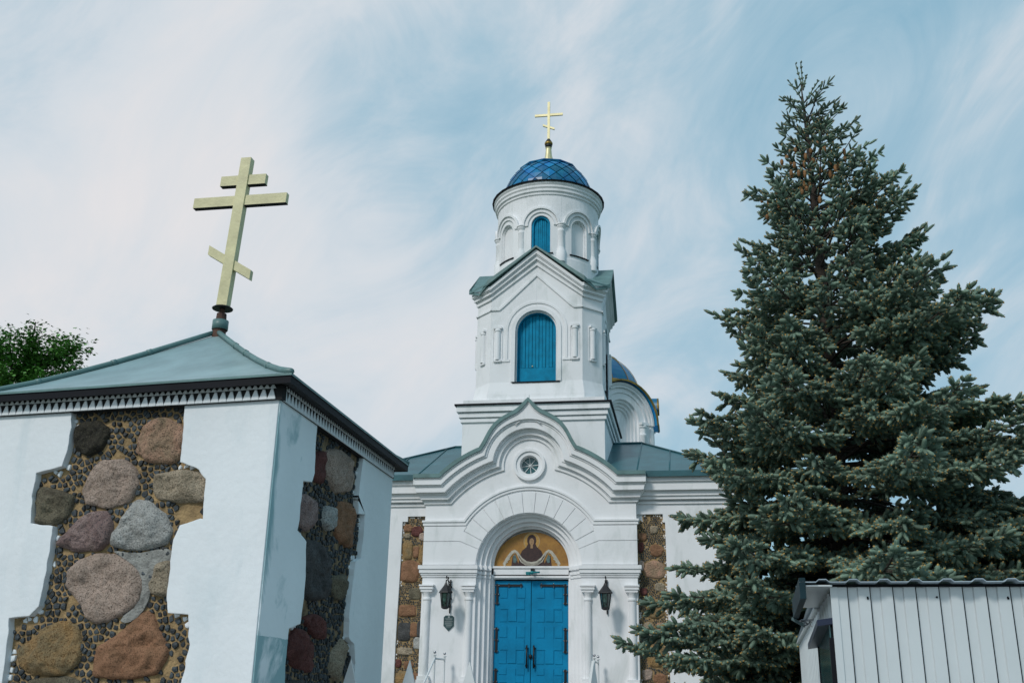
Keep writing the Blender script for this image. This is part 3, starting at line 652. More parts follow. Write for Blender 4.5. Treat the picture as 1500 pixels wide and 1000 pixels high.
mb.ribbon(IP, top_ + [(-u, v) for u, v in top_[-2::-1]], bot_ + [(-u, v) for u, v in bot_[-2::-1]], 0, .012)
for s_ in (-1, 1):
    for q in range(3): mb.prism(IP, [(s_ * (.58 + q * .05), 4.58 - q * .07), (s_ * (.53 + q * .05), 4.54 - q * .07), (s_ * (.60 + q * .05), 4.49 - q * .07)], 0, .013)
mb.build('held_cloth', M['icon_cloth'], icon)
mb = MB()
for k in range(3): mb.tube([IP(u * (1 - .02 * k), v - .02 - .022 * k, .014) for u, v in [(-.33, 4.66), (-.24, 4.54), (-.12, 4.455), (0, 4.44), (.12, 4.455), (.24, 4.54), (.33, 4.66)]], .0035, 4)
mb.tube([IP(-.022, 4.985, .012), IP(-.012, 4.985, .012)], .006, 5); mb.tube([IP(.012, 4.985, .012), IP(.022, 4.985, .012)], .006, 5); mb.tube([IP(-.012, 4.915, .012), IP(.012, 4.915, .012)], .005, 5)
mb.build('drawn_lines', M['icon_robe'], icon)

# ---- tower lower block
TY = 26.28; BH = 1.84
mb = MB(); mb.box(XC - BH, XC + BH, TY - BH, TY + BH, 6.3, 8.60)
mb.build('tower_base', M['plaster'], church)
mb = MB()
for (za, zb, pr) in ((8.00, 8.10, .045), (8.12, 8.24, .085), (8.26, 8.42, .14)):
    mb.box(XC - BH - pr, XC + BH + pr, TY - BH - pr, TY + BH + pr, za, zb)
mb.build('tower_base_cornice', M['plaster'], church)
mb = MB(); a = BH + .17; b = BH + .19
mb.box(XC - b, XC + b, TY - b, TY + b, 8.42, 8.46)
mb.build('tower_base_flashing', M['dark'], church)
# octagonal shaft with chamfered corners
XT = -3.755; HF = 1.225; HA = 1.70          # half face, apothem
def octa(h, f): return [(-f, -h), (f, -h), (h, -f), (h, f), (f, h), (-f, h), (-h, f), (-h, -f)]
mb = MB()
def loft(mb, secs, cx, cy):
    vs = []; n = 8
    for (h, f, z) in secs: vs += [(cx + x, cy + y, z) for x, y in octa(h, f)]
    fs = [(i * n + k, i * n + (k + 1) % n, (i + 1) * n + (k + 1) % n, (i + 1) * n + k) for i in range(len(secs) - 1) for k in range(n)]
    fs += [tuple(range(n - 1, -1, -1)), tuple(range((len(secs) - 1) * n, len(secs) * n))]; mb.add(vs, fs)
loft(mb, [(HA + .09, HF + .06, 8.40), (HA + .06, HF + .05, 8.75), (HA, HF, 9.10)], XT, TY)
for ang, hw_, zt in ((0, HF, 0), (PI / 2, HF, 0), (PI, HF, 0), (-PI / 2, HF, 0)):
    mp = plane_map(XT + HA * math.sin(ang), TY - HA * math.cos(ang), ang)
    for s_ in (-1, 1):
        ar = [(s_ * 0.56 * math.sin(PI / 2 * k / 12), 10.52 + .56 * math.cos(PI / 2 * k / 12)) for k in range(13)]
        poly = [(s_ * HF, 9.10), (s_ * HF, 11.72), (0, 12.70)] + ar + [(s_ * .56, 9.10)]
        mb.prism(mp, poly, -0.35, 0)
    # chamfer wall
    h2 = (HA - HF) * math.sqrt(2) / 2; mid = (HA + HF) / 2
    a2 = ang + PI / 4; mc = plane_map(XT + math.hypot(mid, mid) * math.sin(a2), TY - math.hypot(mid, mid) * math.cos(a2), a2)
    mb.prism(mc, [(-h2, 9.10), (h2, 9.10), (h2, 11.8), (-h2, 11.8)], -0.3, 0)
mb.build('tower_shaft', M['plaster'], church)
def gable_line(off, hw, ze, za, ex):  # horizontal foot then slope, mirrored
    return [(-ex, ze - off), (-hw, ze - off), (0, za - off * 1.25), (hw, ze - off), (ex, ze - off)]
mbc = MB(); mbs = MB(); mbr = MB(); mbd = MB()
for ang in (0, PI / 2, PI, -PI / 2):
    mp = plane_map(XT + HA * math.sin(ang), TY - HA * math.cos(ang), ang)
    for (o0, o1, pr) in ((0.0, .10, .17), (.10, .13, .14), (.13, .21, .11), (.21, .24, .07), (.24, .34, .045)):
        mbc.ribbon(mp, gable_line(o0, HF + .02, 11.76, 12.79, HF + pr * .45), gable_line(o1, HF + .02, 11.76, 12.79, HF + pr * .45), -0.1, pr)
    h2 = (HA - HF) * math.sqrt(2) / 2; mid = (HA + HF) / 2; a2 = ang + PI / 4
    mc = plane_map(XT + math.hypot(mid, mid) * math.sin(a2), TY - math.hypot(mid, mid) * math.cos(a2), a2)
    for (o0, o1, pr) in ((0.0, .10, .17), (.10, .13, .14), (.13, .21, .11), (.21, .24, .07), (.24, .34, .045)):
        mbc.prism(mc, [(-h2 - pr * .4, 11.755 - o1), (h2 + pr * .4, 11.755 - o1), (h2 + pr * .4, 11.755 - o0), (-h2 - pr * .4, 11.755 - o0)], -0.1, pr - .004)
    # thin string course following the gable
    mbs.ribbon(mp, [(-HF - .03, 11.16), (-1.02, 11.16), (-.90, 11.28), (0, 12.13), (.90, 11.28), (1.02, 11.16), (HF + .03, 11.16)], [(-HF - .03, 11.11), (-1.0, 11.11), (-.87, 11.22), (0, 12.06), (.87, 11.22), (1.0, 11.11), (HF + .03, 11.11)], -0.01, .035)
    mbs.prism(mc, [(-h2 - .03, 11.11), (h2 + .03, 11.11), (h2 + .03, 11.16), (-h2 - .03, 11.16)], -.01, .033)
    # gable roof
    hp = (HA + .25)
    def W(u, d, z): return (XT + u * math.cos(ang) + d * math.sin(ang), TY + u * math.sin(ang) - d * math.cos(ang), z)
    P_ = {}
    for dz in (0, .05):
        mbr.add([W(0, 0, 12.82 + dz), W(0, hp, 12.82 + dz), W(HF + .09, hp, 11.78 + dz), W(1.60, 1.60, 11.62 + dz), W(-HF - .09, hp, 11.78 + dz), W(-1.60, 1.60, 11.62 + dz)], [(0, 1, 2, 3), (0, 5, 4, 1)])
    mbr.add([W(0, hp, 12.82), W(0, hp, 12.87), W(HF + .09, hp, 11.78), W(HF + .09, hp, 11.91), W(1.60, 1.60, 11.62), W(1.60, 1.60, 11.67), W(-HF - .09, hp, 11.78), W(-HF - .09, hp, 11.91), W(-1.60, 1.60, 11.62), W(-1.60, 1.60, 11.67)],
            [(0, 2, 3, 1), (2, 4, 5, 3), (0, 1, 7, 6), (6, 7, 9, 8)])
    # chamfer corner eave
    mbr.add([W(HF + .09, hp, 11.835), W(hp, HF + .09, 11.835), W(1.45, 1.45, 12.02), W(HF + .09, hp, 11.78), W(hp, HF + .09, 11.78)], [(0, 1, 2), (0, 3, 4, 1), (3, 2, 4)])
    mbd = MB(); mbd.tube([W(0, hp - .05, 12.84), W(0, hp - .05, 12.93)], .05, 10); mbd.sphere(W(0, hp - .05, 12.95), .05, 10, 7); mbd.tube([W(0, hp - .05, 12.96), W(0, hp - .05, 13.22)], [.012, .004], 6)
    mbd.tube([W(hp * .74, hp * .74, 11.78), W(hp * .74, hp * .74, 12.15)], [.012, .004], 6)
autosmooth(mbc.build('tower_gable_cornice', M['plaster'], church)); mbs.build('tower_string_course', M['plaster'], church)
mbr.build('tower_gable_roof', M['trim'], church);
# tower windows with plank shutters
def shutter_window(ang, cx, cy, apo, hw, z0, zs, lower, name='shuttered_window', mp=None, planks=11, depth=.2):
    mp = mp or plane_map(cx + apo * math.sin(ang), cy - apo * math.cos(ang), ang)
    mb = MB(); fr = arch(hw, z0, zs, 18); inn = arch(hw - .06, z0 + .0, zs, 18); mb.ribbon(mp, fr, inn, -depth - .05, -depth * .45)
    o = mb.build(name, M['blue_shutter'], church); autosmooth(o)
    mb = MB(); hw2 = hw - .06
    for k in range(planks):
        u0 = -hw2 + 2 * hw2 * k / planks + .006; u1 = -hw2 + 2 * hw2 * (k + 1) / planks - .006
        zt0 = zs + math.sqrt(max(0, hw2 ** 2 - u0 ** 2)); zt1 = zs + math.sqrt(max(0, hw2 ** 2 - u1 ** 2)); um = (u0 + u1) / 2; ztm = zs + math.sqrt(max(0, hw2 ** 2 - um ** 2))
        mb.prism(mp, [(u0, z0 + lower), (u1, z0 + lower), (u1, zt1), (um, ztm), (u0, zt0)], -depth - .05, -depth + (.006 if k % 2 else -.008))
    mb.prism(mp, [(-hw2, z0), (hw2, z0)] + [(hw2 * math.cos(PI * k / 12), zs + hw2 * math.sin(PI * k / 12)) for k in range(13)], -depth - .08, -depth - .045)
    if lower: mb.prism(mp, [(-hw2, z0), (hw2, z0), (hw2, z0 + lower - .01), (-hw2, z0 + lower - .01)], -depth - .05, -depth + .012)
    mb.build('plank_shutter', M['blue_shutter'], o)
    if lower:
        mb = MB(); mb.sphere(mp(-.12, z0 + lower + .03, -depth + .03), .022, 8, 6); mb.build('knob', M['gold'], o, True)
    mb = MB(); mb.prism(mp, [(-hw - .07, z0 - .03), (hw + .07, z0 - .03), (hw + .07, z0), (-hw - .07, z0)], -depth, .035); mb.build('sill', M['dark'], o)
for ang in (0, PI / 2, PI, -PI / 2): shutter_window(ang, XT, TY, HA, .56, 9.10, 10.52, .44)
for ang in (0, PI / 2, PI, -PI / 2):
    mb = MB()
    mp = plane_map(XT + HA * math.sin(ang), TY - HA * math.cos(ang), ang)
    mb.ribbon(mp, arch(.67, 9.10, 10.52, 20), arch(.56, 9.10, 10.52, 20), -.05, .03)
    mb.ribbon(mp, arch(.83, 9.72, 10.52, 20), arch(.76, 9.72, 10.52, 20), -.02, .022)
    for s_ in (-1, 1): mb.prism(mp, [(s_ * .83, 9.66), (s_ * .92, 9.66), (s_ * .92, 9.72), (s_ * .70, 9.72), (s_ * .70, 9.66)], -.01, .022)
    mb.ribbon(mp, arch(.56, 9.1, 10.52, 20), arch(.52, 9.1, 10.52, 20), -.3, -.06)
    h2 = (HA - HF) * math.sqrt(2) / 2; mid = (HA + HF) / 2; a2 = ang + PI / 4
    mc = plane_map(XT + math.hypot(mid, mid) * math.sin(a2), TY - math.hypot(mid, mid) * math.cos(a2), a2)
    autosmooth(mb.build('window_surround', M['plaster'], church))
# little engaged columns in shallow niches by the corners
mb = MB(); mbn = MB()
for ang in (0, PI / 2, PI, -PI / 2):
    mp = plane_map(XT + HA * math.sin(ang), TY - HA * math.cos(ang), ang)
    h2 = (HA - HF) * math.sqrt(2) / 2; mid = (HA + HF) / 2; a2 = ang + PI / 4
    mc = plane_map(XT + math.hypot(mid, mid) * math.sin(a2), TY - math.hypot(mid, mid) * math.cos(a2), a2)
    for m_, uu in ((mp, -1.03), (mp, 1.03), (mc, 0.0)):
        mb = MB()
        p0 = m_(uu, 9.75, .005); mb.lathe([(.075, 0), (.075, .78), (.09, .80), (.09, .84), (.078, .86)], (p0[0], p0[1], 9.72), 16, caps=False)
        mb.prism(m_, [(uu - .11, 10.58), (uu + .11, 10.58), (uu + .11, 10.64), (uu - .11, 10.64)], -.02, .07)
        mb.prism(m_, [(uu - .10, 9.66), (uu + .10, 9.66), (uu + .10, 9.72), (uu - .10, 9.72)], -.02, .05)
        for s_ in (-1, 1): mb.prism(m_, [(uu + s_ * .115, 9.66), (uu + s_ * .125, 9.66), (uu + s_ * .125, 10.6), (uu + s_ * .115, 10.6)], -.01, .015)
        autosmooth(mb.build('colonnette', M['plaster'], church))

# ---- round drum with eight arches
XD = -3.70; DR = 1.47
mb = MB(); mb2 = MB(); mb3 = MB()
mb.lathe([(DR + .02, 12.2), (DR + .02, 12.72), (DR, 12.74)], (XD, TY, 0), 64, caps=False)
cw = DR * PI / 8
for k in range(8):
    def mp(u, v, d, k=k):
        a = u / DR + k * PI / 4; return (XD + (DR + d) * math.sin(a), TY - (DR + d) * math.cos(a), v)
    hw, z0, zs = (.27, 12.86, 13.72) if k % 2 == 0 else (.27, 12.86, 13.68)
    arch_cell(mb, mp, hw, z0, zs, cw, 12.72, 14.80, .16, sub=3)
    mb2 = MB(); mb2.ribbon(mp, arch(.52, 13.70, 13.72, 18), arch(.46, 13.70, 13.72, 18), -.01, .075)
    mb2.ribbon(mp, arch(.455, 13.70, 13.72, 18), arch(.36, 13.70, 13.72, 18), -.01, .035)
    if k % 2:
        mb.prism(mp, [(-.28, 12.84), (.28, 12.84)] + [(.28 * math.cos(PI * j / 12), 13.68 + .28 * math.sin(PI * j / 12)) for j in range(13)], -.18, -.09)
        mb2.ribbon(mp, arch(.30, 12.9, 13.68, 14), arch(.235, 12.9, 13.68, 14), -.12, -.045)
        mb3 = MB(); mb3.prism(mp, [(-.33, 12.83), (-.11, 12.83), (.11, 12.83), (.33, 12.83), (.33, 12.86), (.11, 12.86), (-.11, 12.86), (-.33, 12.86)], -.1, .03); mb3.build('sill', M['dark'], church)
    else:
        shutter_window(0, 0, 0, 0, .275, 12.86, 13.72, 0, 'shuttered_window', mp, 7, .11)
    autosmooth(mb2.build('arch_moulding', M['plaster'], church))
    # colonnette between arches
    a = (k + .5) * PI / 4; px, py = XD + (DR - .03) * math.sin(a), TY - (DR - .03) * math.cos(a)
    mb4 = MB(); mb4.lathe([(.135, 12.6), (.135, 12.93), (.115, 12.96), (.115, 13.0), (.10, 13.02), (.095, 13.5), (.105, 13.52), (.105, 13.56), (.095, 13.58), (.10, 13.62), (.13, 13.66), (.13, 13.70), (.15, 13.71), (.15, 13.75)], (px, py, 0), 16); autosmooth(mb4.build('colonnette', M['plaster'], church))
mb.build('drum_wall', M['plaster'], church)
mb = MB(); mb.lathe([(DR, 14.62), (DR + .03, 14.64), (DR + .03, 14.70), (DR + .07, 14.73), (DR + .07, 14.80), (DR + .10, 14.84), (DR + .10, 14.90), (DR + .13, 14.94), (DR + .13, 15.0)], (XD, TY, 0), 64, caps=False)
autosmooth(mb.build('drum_cornice', M['plaster'], church), 30)
mb = MB(); mb.lathe([(DR + .05, 14.99), (DR + .175, 14.99), (DR + .185, 15.025), (DR - .1, 15.13), (DR - .35, 15.17)], (XD, TY, 0), 32, caps=False); mb.build('drum_flashing', M['dark'], church)
# dome of overlapping diamond tiles
def dome_prof(t):   # t 0..1 from rim to crown
    a = t * PI / 2 * .93
    return 1.30 * math.cos(a) ** 0.92, 15.10 + 1.22 * math.sin(a)
mb = MB(); nseg = 20; rows = 7; tmax = .72
def dome_pt(u, t, out=0.0):
    r, z = dome_prof(t); r1, z1 = dome_prof(t + .01); dz, dr = z1 - z, r1 - r; l = math.hypot(dz, dr)
    a = 2 * PI * u / nseg; rr = r + out * dz / l; return (XD + rr * math.sin(a), TY - rr * math.cos(a), z - out * dr / l)
for j in range(-1, rows):
    for i in range(nseg):
        u = i + (.5 if j % 2 else 0); t0, t1, t2 = [max(0, min(tmax, (j + q) / rows * tmax)) for q in (0, 1, 2)]
        if t2 - t0 < .01: continue
        mb.add([dome_pt(u, t0, .035), dome_pt(u + .48, t1, .02), dome_pt(u, t2, .006), dome_pt(u - .48, t1, .02), dome_pt(u, (t0 + t2) / 2, .03)], [(0, 1, 4), (1, 2, 4), (2, 3, 4), (3, 0, 4)])
mb.build('dome_tiles', M['blue_roof'], church)
mb = MB(); mb.lathe([dome_prof(k / 20 * .95) for k in range(20)], (XD, TY, 0), 40); mb.build('dome_core', M['dark'], church, True)
mb = MB()
r7, z7 = dome_prof(.62)
mb.lathe([(r7 + .06, z7 + .02), (r7 + .07, z7 + .05), (r7 * .98, z7 + .07), (r7 * .8, z7 + .17), (r7 * .5, z7 + .28), (.12, z7 + .36)], (XD, TY, 0), 12); mb.build('dome_cap', M['blue_roof'], church)
ZN = z7 + .34
mb = MB(); mb.lathe([(.17, ZN - .03), (.15, ZN + .1), (.10, ZN + .32), (.085, ZN + .52), (.10, ZN + .56)], (XD, TY, 0), 12); cr = mb.build('cross_base', M['gold'], church)
mb = MB(); mb.lathe([(.06, ZN + .54), (.10, ZN + .60), (.115, ZN + .66)], (XD, TY, 0), 16); mb.lathe([(.115, ZN + .74), (.08, ZN + .80), (.03, ZN + .88)], (XD, TY, 0), 16); mb.build('ball', M['iron'], cr, True)
mb = MB(); mb.lathe([(.115, ZN + .655), (.125, ZN + .70), (.115, ZN + .745)], (XD, TY, 0), 16); mb.build('ball_band', M['gold_dark'], cr, True)
def ocross(mb, cx, cy, z0, z1, zm, wm, zl, wl, tilt, tk, dp, ztop=None, wt=0, lean=0):
    def fn(x, y, z): return (cx + x + (z - z0) * lean, cy + y, z)
    mb.box(-tk, tk, -dp, dp, z0, z1, fn); mb.box(-wm, wm, -dp * .7, dp * .7, zm - tk, zm + tk, fn)
    if ztop: mb.box(-wt, wt, -dp * .7, dp * .7, ztop - tk, ztop + tk, fn)
    mb.box(-wl, wl, -dp * .7, dp * .7, -tk * .9, tk * .9, lambda x, y, z: fn(x, y, zl + z - x * tilt))
mb = MB(); ocross(mb, XD, TY, ZN + .86, 18.55, 18.10, .43, 17.68, .18, .42, .036, .036); mb.build('cross', M['gold'], church)

# ---- rear drum over the nave with arched gables and blue dome
NX, NY = XC - .02, 38.6
mb = MB(); mb2 = MB(); mbr = MB(); mbg = MB()
def arc_(r, zc, n=20, st=0.0): return ([(-r, zc - st)] if st else []) + [(-r * math.cos(PI * k / n), zc + r * math.sin(PI * k / n)) for k in range(n + 1)] + ([(r, zc - st)] if st else [])
for k in range(8):
    ang = k * PI / 4; big = k % 2 == 1
    NA, NF, ZC, RO = (2.20, 1.50, 11.22, 0.79) if big else (2.616, .495, 11.9, .26)
    mp = plane_map(NX + NA * math.sin(ang), NY - NA * math.cos(ang), ang)
    for s_ in (-1, 1):
        o_ = [(s_ * NF * math.sin(PI / 2 * q / 14), ZC + NF * math.cos(PI / 2 * q / 14)) for q in range(14, -1, -1)]
        i_ = [(s_ * RO * math.sin(PI / 2 * q / 14), 11.28 + RO * math.cos(PI / 2 * q / 14)) for q in range(15)]
        mb.prism(mp, [(s_ * NF, 7.2)] + o_ + i_ + [(s_ * RO, 7.2)], -.5, 0)
    mb.prism(mp, [(-RO, 7.2), (RO, 7.2), (RO, 11.4), (0, 11.28 + RO), (-RO, 11.4)], -.6, -.34)
    if big:
        for (ro, ri, pr) in ((1.50, 1.40, .12), (1.40, 1.30, .08), (1.17, 1.10, .04)): mb2.ribbon(mp, arc_(ro, ZC, 20), arc_(ri, ZC, 20), -.01, pr)
        for (ro, ri, pr) in ((.79, .68, -.10), (.68, .57, -.19), (.57, .46, -.27)): mb2.ribbon(mp, arch(ro, 7.3, 11.28, 20), arch(ri, 7.3, 11.28, 20), -.4, pr)
        for s_ in (-1, 1):
            p0 = mp(s_ * .97, 9, .02); mb2.lathe([(.13, 7.5), (.13, 10.72), (.15, 10.75), (.15, 10.82), (.12, 10.86), (.12, 11.05), (.16, 11.1), (.16, 11.2)], (p0[0], p0[1], 0), 14)
            mb2.prism(mp, [(s_ * .80, 11.18), (s_ * 1.18, 11.18), (s_ * 1.18, 11.28), (s_ * .80, 11.28)], -.01, .17)
            mb2.prism(mp, [(s_ * 1.36, 7.2), (s_ * 1.50, 7.2), (s_ * 1.50, 11.36), (s_ * 1.36, 11.36)], -.01, .05)
    A = [(u * 1.06, v + .04) for u, v in arc_(NF, ZC, 20)]; n = len(A)
    mbr.add([mp(u, v, .24) for u, v in A] + [mp(u * .5, v + .06, -NA * .75) for u, v in A], [(i, i + 1, n + i + 1, n + i) for i in range(n - 1)])
    mbr.add([mp(u, v + .05, .245) for u, v in A] + [mp(u * .5, v + .11, -NA * .75) for u, v in A], [(i, i + 1, n + i + 1, n + i) for i in range(n - 1)])
    mbg.ribbon(mp, [(u * 1.01, v + .055) for u, v in A], [(u * .985, v - .01) for u, v in A], .20, .26)
mb.build('rear_drum_wall', M['plaster'], church); autosmooth(mb2.build('rear_drum_arches', M['plaster'], church)); mbr.build('rear_gable_roofs', M['blue_roof'], church, True); mbg.build('rear_gable_edge', M['gold_dark'], church)
mb = MB(); mbg = MB(); DN, DZ, DH = 2.2, 12.35, 2.1
for k in range(16):
    a0 = 2 * PI * (k - .5) / 16 + .004; a1 = 2 * PI * (k + .5) / 16 - .004; vs = []
    for j in range(13):
        t = j / 12 * PI / 2 * .95; r = DN * math.cos(t); z = DZ + DH * math.sin(t)
        vs += [(NX + r * math.sin(a0), NY - r * math.cos(a0), z), (NX + r * math.sin(a1), NY - r * math.cos(a1), z)]
    mb.add(vs, [(2 * j, 2 * j + 1, 2 * j + 3, 2 * j + 2) for j in range(12)])
    mbg.tube([(NX + (DN + .02) * math.cos(j / 12 * PI / 2 * .95) * math.sin(a1), NY - (DN + .02) * math.cos(j / 12 * PI / 2 * .95) * math.cos(a1), DZ + (DH + .02) * math.sin(j / 12 * PI / 2 * .95)) for j in range(13)], .012, 5)
for zz in (.22, .80): 
    r = DN * math.sqrt(1 - zz * zz); mbg.lathe([(r + .02, DZ + DH * zz - .08), (r + .03, DZ + DH * zz), (r - .04, DZ + DH * zz + .1)], (NX, NY, 0), 32, caps=False)
mb.build('rear_dome', M['blue_roof'], church); mbg.build('rear_dome_bands', M['gold_dark'], church)

# ---- porch steps
mb = MB(); mb.box(XC - 2.3, XC + 2.3, 21.9, 24.0, 0, 1.32)
for k in range(7): mb.box(XC - 2.3, XC + 2.3, 21.9 - .3 * (k + 1), 21.9 - .3 * k, 0, 1.32 - .188 * (k + 1) + .0)
mb.box(XC - 2.3, XC + 2.3, 23.9, 24.5, 1.32, 1.325)
tag(mb.build('porch_steps', M['concrete'], loc=(XC, 22, 0)), 'concrete porch steps rising to the blue church door', 'steps')
def railing(x, label, zt):
    t = thing('railing', (x, 22.5, 1.3), label, 'railing', 'railings of the porch steps')
    yb, yf = 23.7, 22.75
    for y in (yb, yf):
        mb = MB(); mb.tube([(x, y, 1.28), (x, y, zt - .07)], .022, 10); mb.tube([(x, y, zt - .075), (x, y, zt - .06)], .045, 12); po = mb.build('post', M['white_steel'], t)
        mb = MB(); mb.sphere((x, y, zt - .01), .032); mb.build('ball', M['steel'], po, True)
    mb = MB(); mb.tube([(x, yb, zt - .14), (x, yf, zt - .14)], .022, 8); mb.build('top_rail', M['white_steel'], t, True)
    mb = MB(); mb.tube([(x, yf, zt - .14), (x, yf - 2.4, zt - .14 - 1.48)], .022, 8); mb.tube([(x, yf - 2.4, zt - 1.62), (x, yf - 2.4, 0.0)], .022, 8); mb.build('sloping_rail', M['white_steel'], t)
railing(-5.70, 'white pipe railing with steel balls on the left side of the porch steps', 2.29)
railing(-2.12, 'white pipe railing with steel balls on the right side of the porch steps', 2.27)

# ------------------------------------------------------------------ lanterns, plaque, lamp
def lantern(x, label):
    t = thing('wall_lantern', (x, 24.0, 3.2), label, 'lantern', 'lanterns beside the church door')
    mb = MB(); mb.tube([(x, 23.96, 3.22), (x, 23.96, 3.99)], .018, 8); mb.tube([(x, 23.96, 3.34), (x, 23.96, 3.42)], .028, 8); mb.tube([(x, 23.96, 3.20), (x, 23.96, 3.24)], [.008, .02], 8)
    arm = [(x, 23.95, 3.86), (x, 23.80, 3.93), (x, 23.65, 3.96), (x, 23.50, 3.93), (x, 23.48, 3.88)]; mb.tube(arm, .014, 6)
    for cy, cz, r_ in ((23.83, 3.83, .06), (23.68, 3.99, .05), (23.52, 4.0, .045)):
        mb.tube([(x, cy + r_ * (1 - k / 16) * math.cos(k * .55), cz + r_ * (1 - k / 16) * math.sin(k * .55)) for k in range(13)], .010, 5)
    mb.tube([(x, 23.95, 3.50), (x, 23.86, 3.62), (x, 23.80, 3.80), (x, 23.70, 3.93)], .011, 5)
    for z in (3.82, 3.55): mb.box(x - .03, x + .03, 23.955, 24.02, z - .02, z + .02)
    mb.build('bracket', M['iron'], t, True)
    ly = 23.48
    mb = MB(); mb.lathe([(.015, 3.88), (.03, 3.86), (.045, 3.82), (.165, 3.66), (.17, 3.64), (.15, 3.635)], (x, ly, 0), 6); mb.build('lamp_roof', M['iron'], t)
    mb = MB(); mb.lathe([(.125, 3.63), (.082, 3.33)], (x, ly, 0), 6); mb.build('lamp_glass', M['lamp_glass'], t)
    mb = MB()
    for k in range(6):
        a = k * PI / 3; mb.tube([(x + .128 * math.cos(a), ly + .128 * math.sin(a), 3.64), (x + .085 * math.cos(a), ly + .085 * math.sin(a), 3.32)], .012, 5)
    mb.lathe([(.095, 3.33), (.095, 3.30), (.05, 3.27)], (x, ly, 0), 6); mb.build('lamp_cage', M['iron'], t)
lantern(-5.68, 'black hexagonal wall lantern left of the door, above the shield plaque')
lantern(-1.92, 'black hexagonal wall lantern right of the door, close to the spruce')
t = thing('plaque', (-5.70, 23.99, 3.0), 'dark green shield-shaped plaque with pale lines under the lantern', 'plaque')
QP = plane_map(-5.70, 24.0, 0)
mb = MB(); mb.prism(QP, [(-.125, 2.92), (0, 2.80), (.125, 2.92), (.125, 3.12), (.08, 3.16), (-.08, 3.16), (-.125, 3.12)], 0.001, .02); mb.build('plate', M['sign'], t)
mb = MB()
for z, a, b in ((3.085, -.09, .09), (3.06, -.075, .08), (3.02, -.10, .10), (2.99, -.09, .07), (2.965, -.10, .09), (2.935, -.06, .08), (2.90, -.06, .06)): mb.prism(QP, [(a, z - .005), (b, z - .005), (b, z + .005), (a, z + .005)], .02, .0225)
mb.prism(QP, ell(0, 3.125, .025, .025, 10), .02, .0235)
mb.build('faint_lettering', M['sign_line'], t)
t = thing('door_lamp', (-3.75, 24.4, 4.2), 'small lamp with teal crossbar and black box above the blue door', 'lamp')
mb = MB(); mb.box(-3.79, -3.71, 24.30, 24.42, 4.22, 4.30); mb.build('housing', M['iron'], t)
mb = MB(); mb.tube([(-3.90, 24.27, 4.19), (-3.56, 24.27, 4.20)], .022, 8); mb.tube([(-3.89, 24.25, 4.155), (-3.78, 24.25, 4.15)], .02, 8); mb.sphere((-3.75, 24.27, 4.19), .045, 10, 7); mb.build('crossbar', M['teal_lamp'], t, True)

# ------------------------------------------------------------------ gatehouse
GX = -3.58
SK = R(-5.6)                                  # front face is a little out of square
gate = thing('gatehouse', (-5.4, 10, 0), 'white plastered gatehouse with boulder panels, green hipped roof and yellow cross', 'gatehouse')
def gfront(u, v, d):                          # u measured from right corner, leftwards negative
    return (GX + u * math.cos(SK) + d * math.sin(SK), 8.15 + u * math.sin(SK) - d * math.cos(SK), v)
def gside(u, v, d): return (GX + d, 8.15 + u, v)
def px_front(px, py):
    d_ = _f + _r * ((px - 750) / F) - _u * ((py - 500) / F)
    n_ = Vector((math.sin(SK), -math.cos(SK), 0)); o_ = Vector((GX, 8.15, 0))
    t_ = n_.dot(o_ - CAM) / n_.dot(d_); p = CAM + d_ * t_
    return ((p - o_).dot(Vector((math.cos(SK), math.sin(SK), 0))), p.z)
def px_side(px, py):
    d_ = _f + _r * ((px - 750) / F) - _u * ((py - 500) / F); t_ = (GX - CAM.x) / d_.x; p = CAM + d_ * t_
    return (p.y - 8.15, p.z)
c7 = lambda L: [px_front(x * .28, 480 + y * .28) for x, y in L]
c8 = lambda L: [px_front(x * .28, 720 + y * .28) for x, y in L]
s2 = lambda L: [px_side(240 + x * .28, 480 + y * .28) for x, y in L]
s3 = lambda L: [px_side(340 + x * .28, 720 + y * .28) for x, y in L]
GH = 4.10
left_edge = c7([(368, 380), (372, 520), (352, 640), (322, 725), (192, 757), (168, 880), (162, 1020)]) + c8([(275, 180), (262, 290), (225, 500), (200, 600), (150, 650), (50, 658), (35, 810), (10, 1000), (0, 1060)])
right_edge = c7([(968, 380), (960, 500), (945, 700), (1040, 742), (1075, 790), (1060, 1000)]) + c8([(1048, 140), (940, 175), (905, 250), (870, 560), (880, 632), (985, 642), (990, 800), (960, 950), (940, 1040)])
lowL = [(left_edge[-1][0] + .15, 1.30), (left_edge[-1][0] - .1, 1.1), (left_edge[-1][0] - .1, .7), (left_edge[-1][0] + .1, .6), (left_edge[-1][0] + .1, .25)]
lowR = [(right_edge[-1][0] - .1, 1.30), (right_edge[-1][0] + .15, 1.1), (right_edge[-1][0] + .15, .7), (right_edge[-1][0] - .1, .6), (right_edge[-1][0] - .1, .25)]
LE = left_edge + lowL; RE = right_edge + lowR
GW = 3.28
def wob(pts, seed=0):      # slightly ragged plaster edge
    o = []
    for i in range(len(pts) - 1):
        a, b = pts[i], pts[i + 1]; n = max(1, int(math.dist(a, b) / .035))
        for k in range(n):
            t = k / n; x = a[0] + (b[0] - a[0]) * t; y = a[1] + (b[1] - a[1]) * t
            q = noise.noise(Vector((x * 11, y * 11, seed))) * .013; o.append((x + q, y + q * .6))
    return o + [pts[-1]]
PL = wob(LE, 1); PR = wob(RE, 2)
mb = MB()
mb.prism(gfront, [(-GW, GH)] + [(LE[0][0], GH)] + PL + [(LE[-1][0], 0), (-GW, 0)], -.12, 0)
mb.prism(gfront, [(0, GH)] + [(RE[0][0], GH)] + PR + [(RE[-1][0], 0), (0, 0)], -.12, 0)
mb.build('front_plaster', M['gate_plaster'], gate)
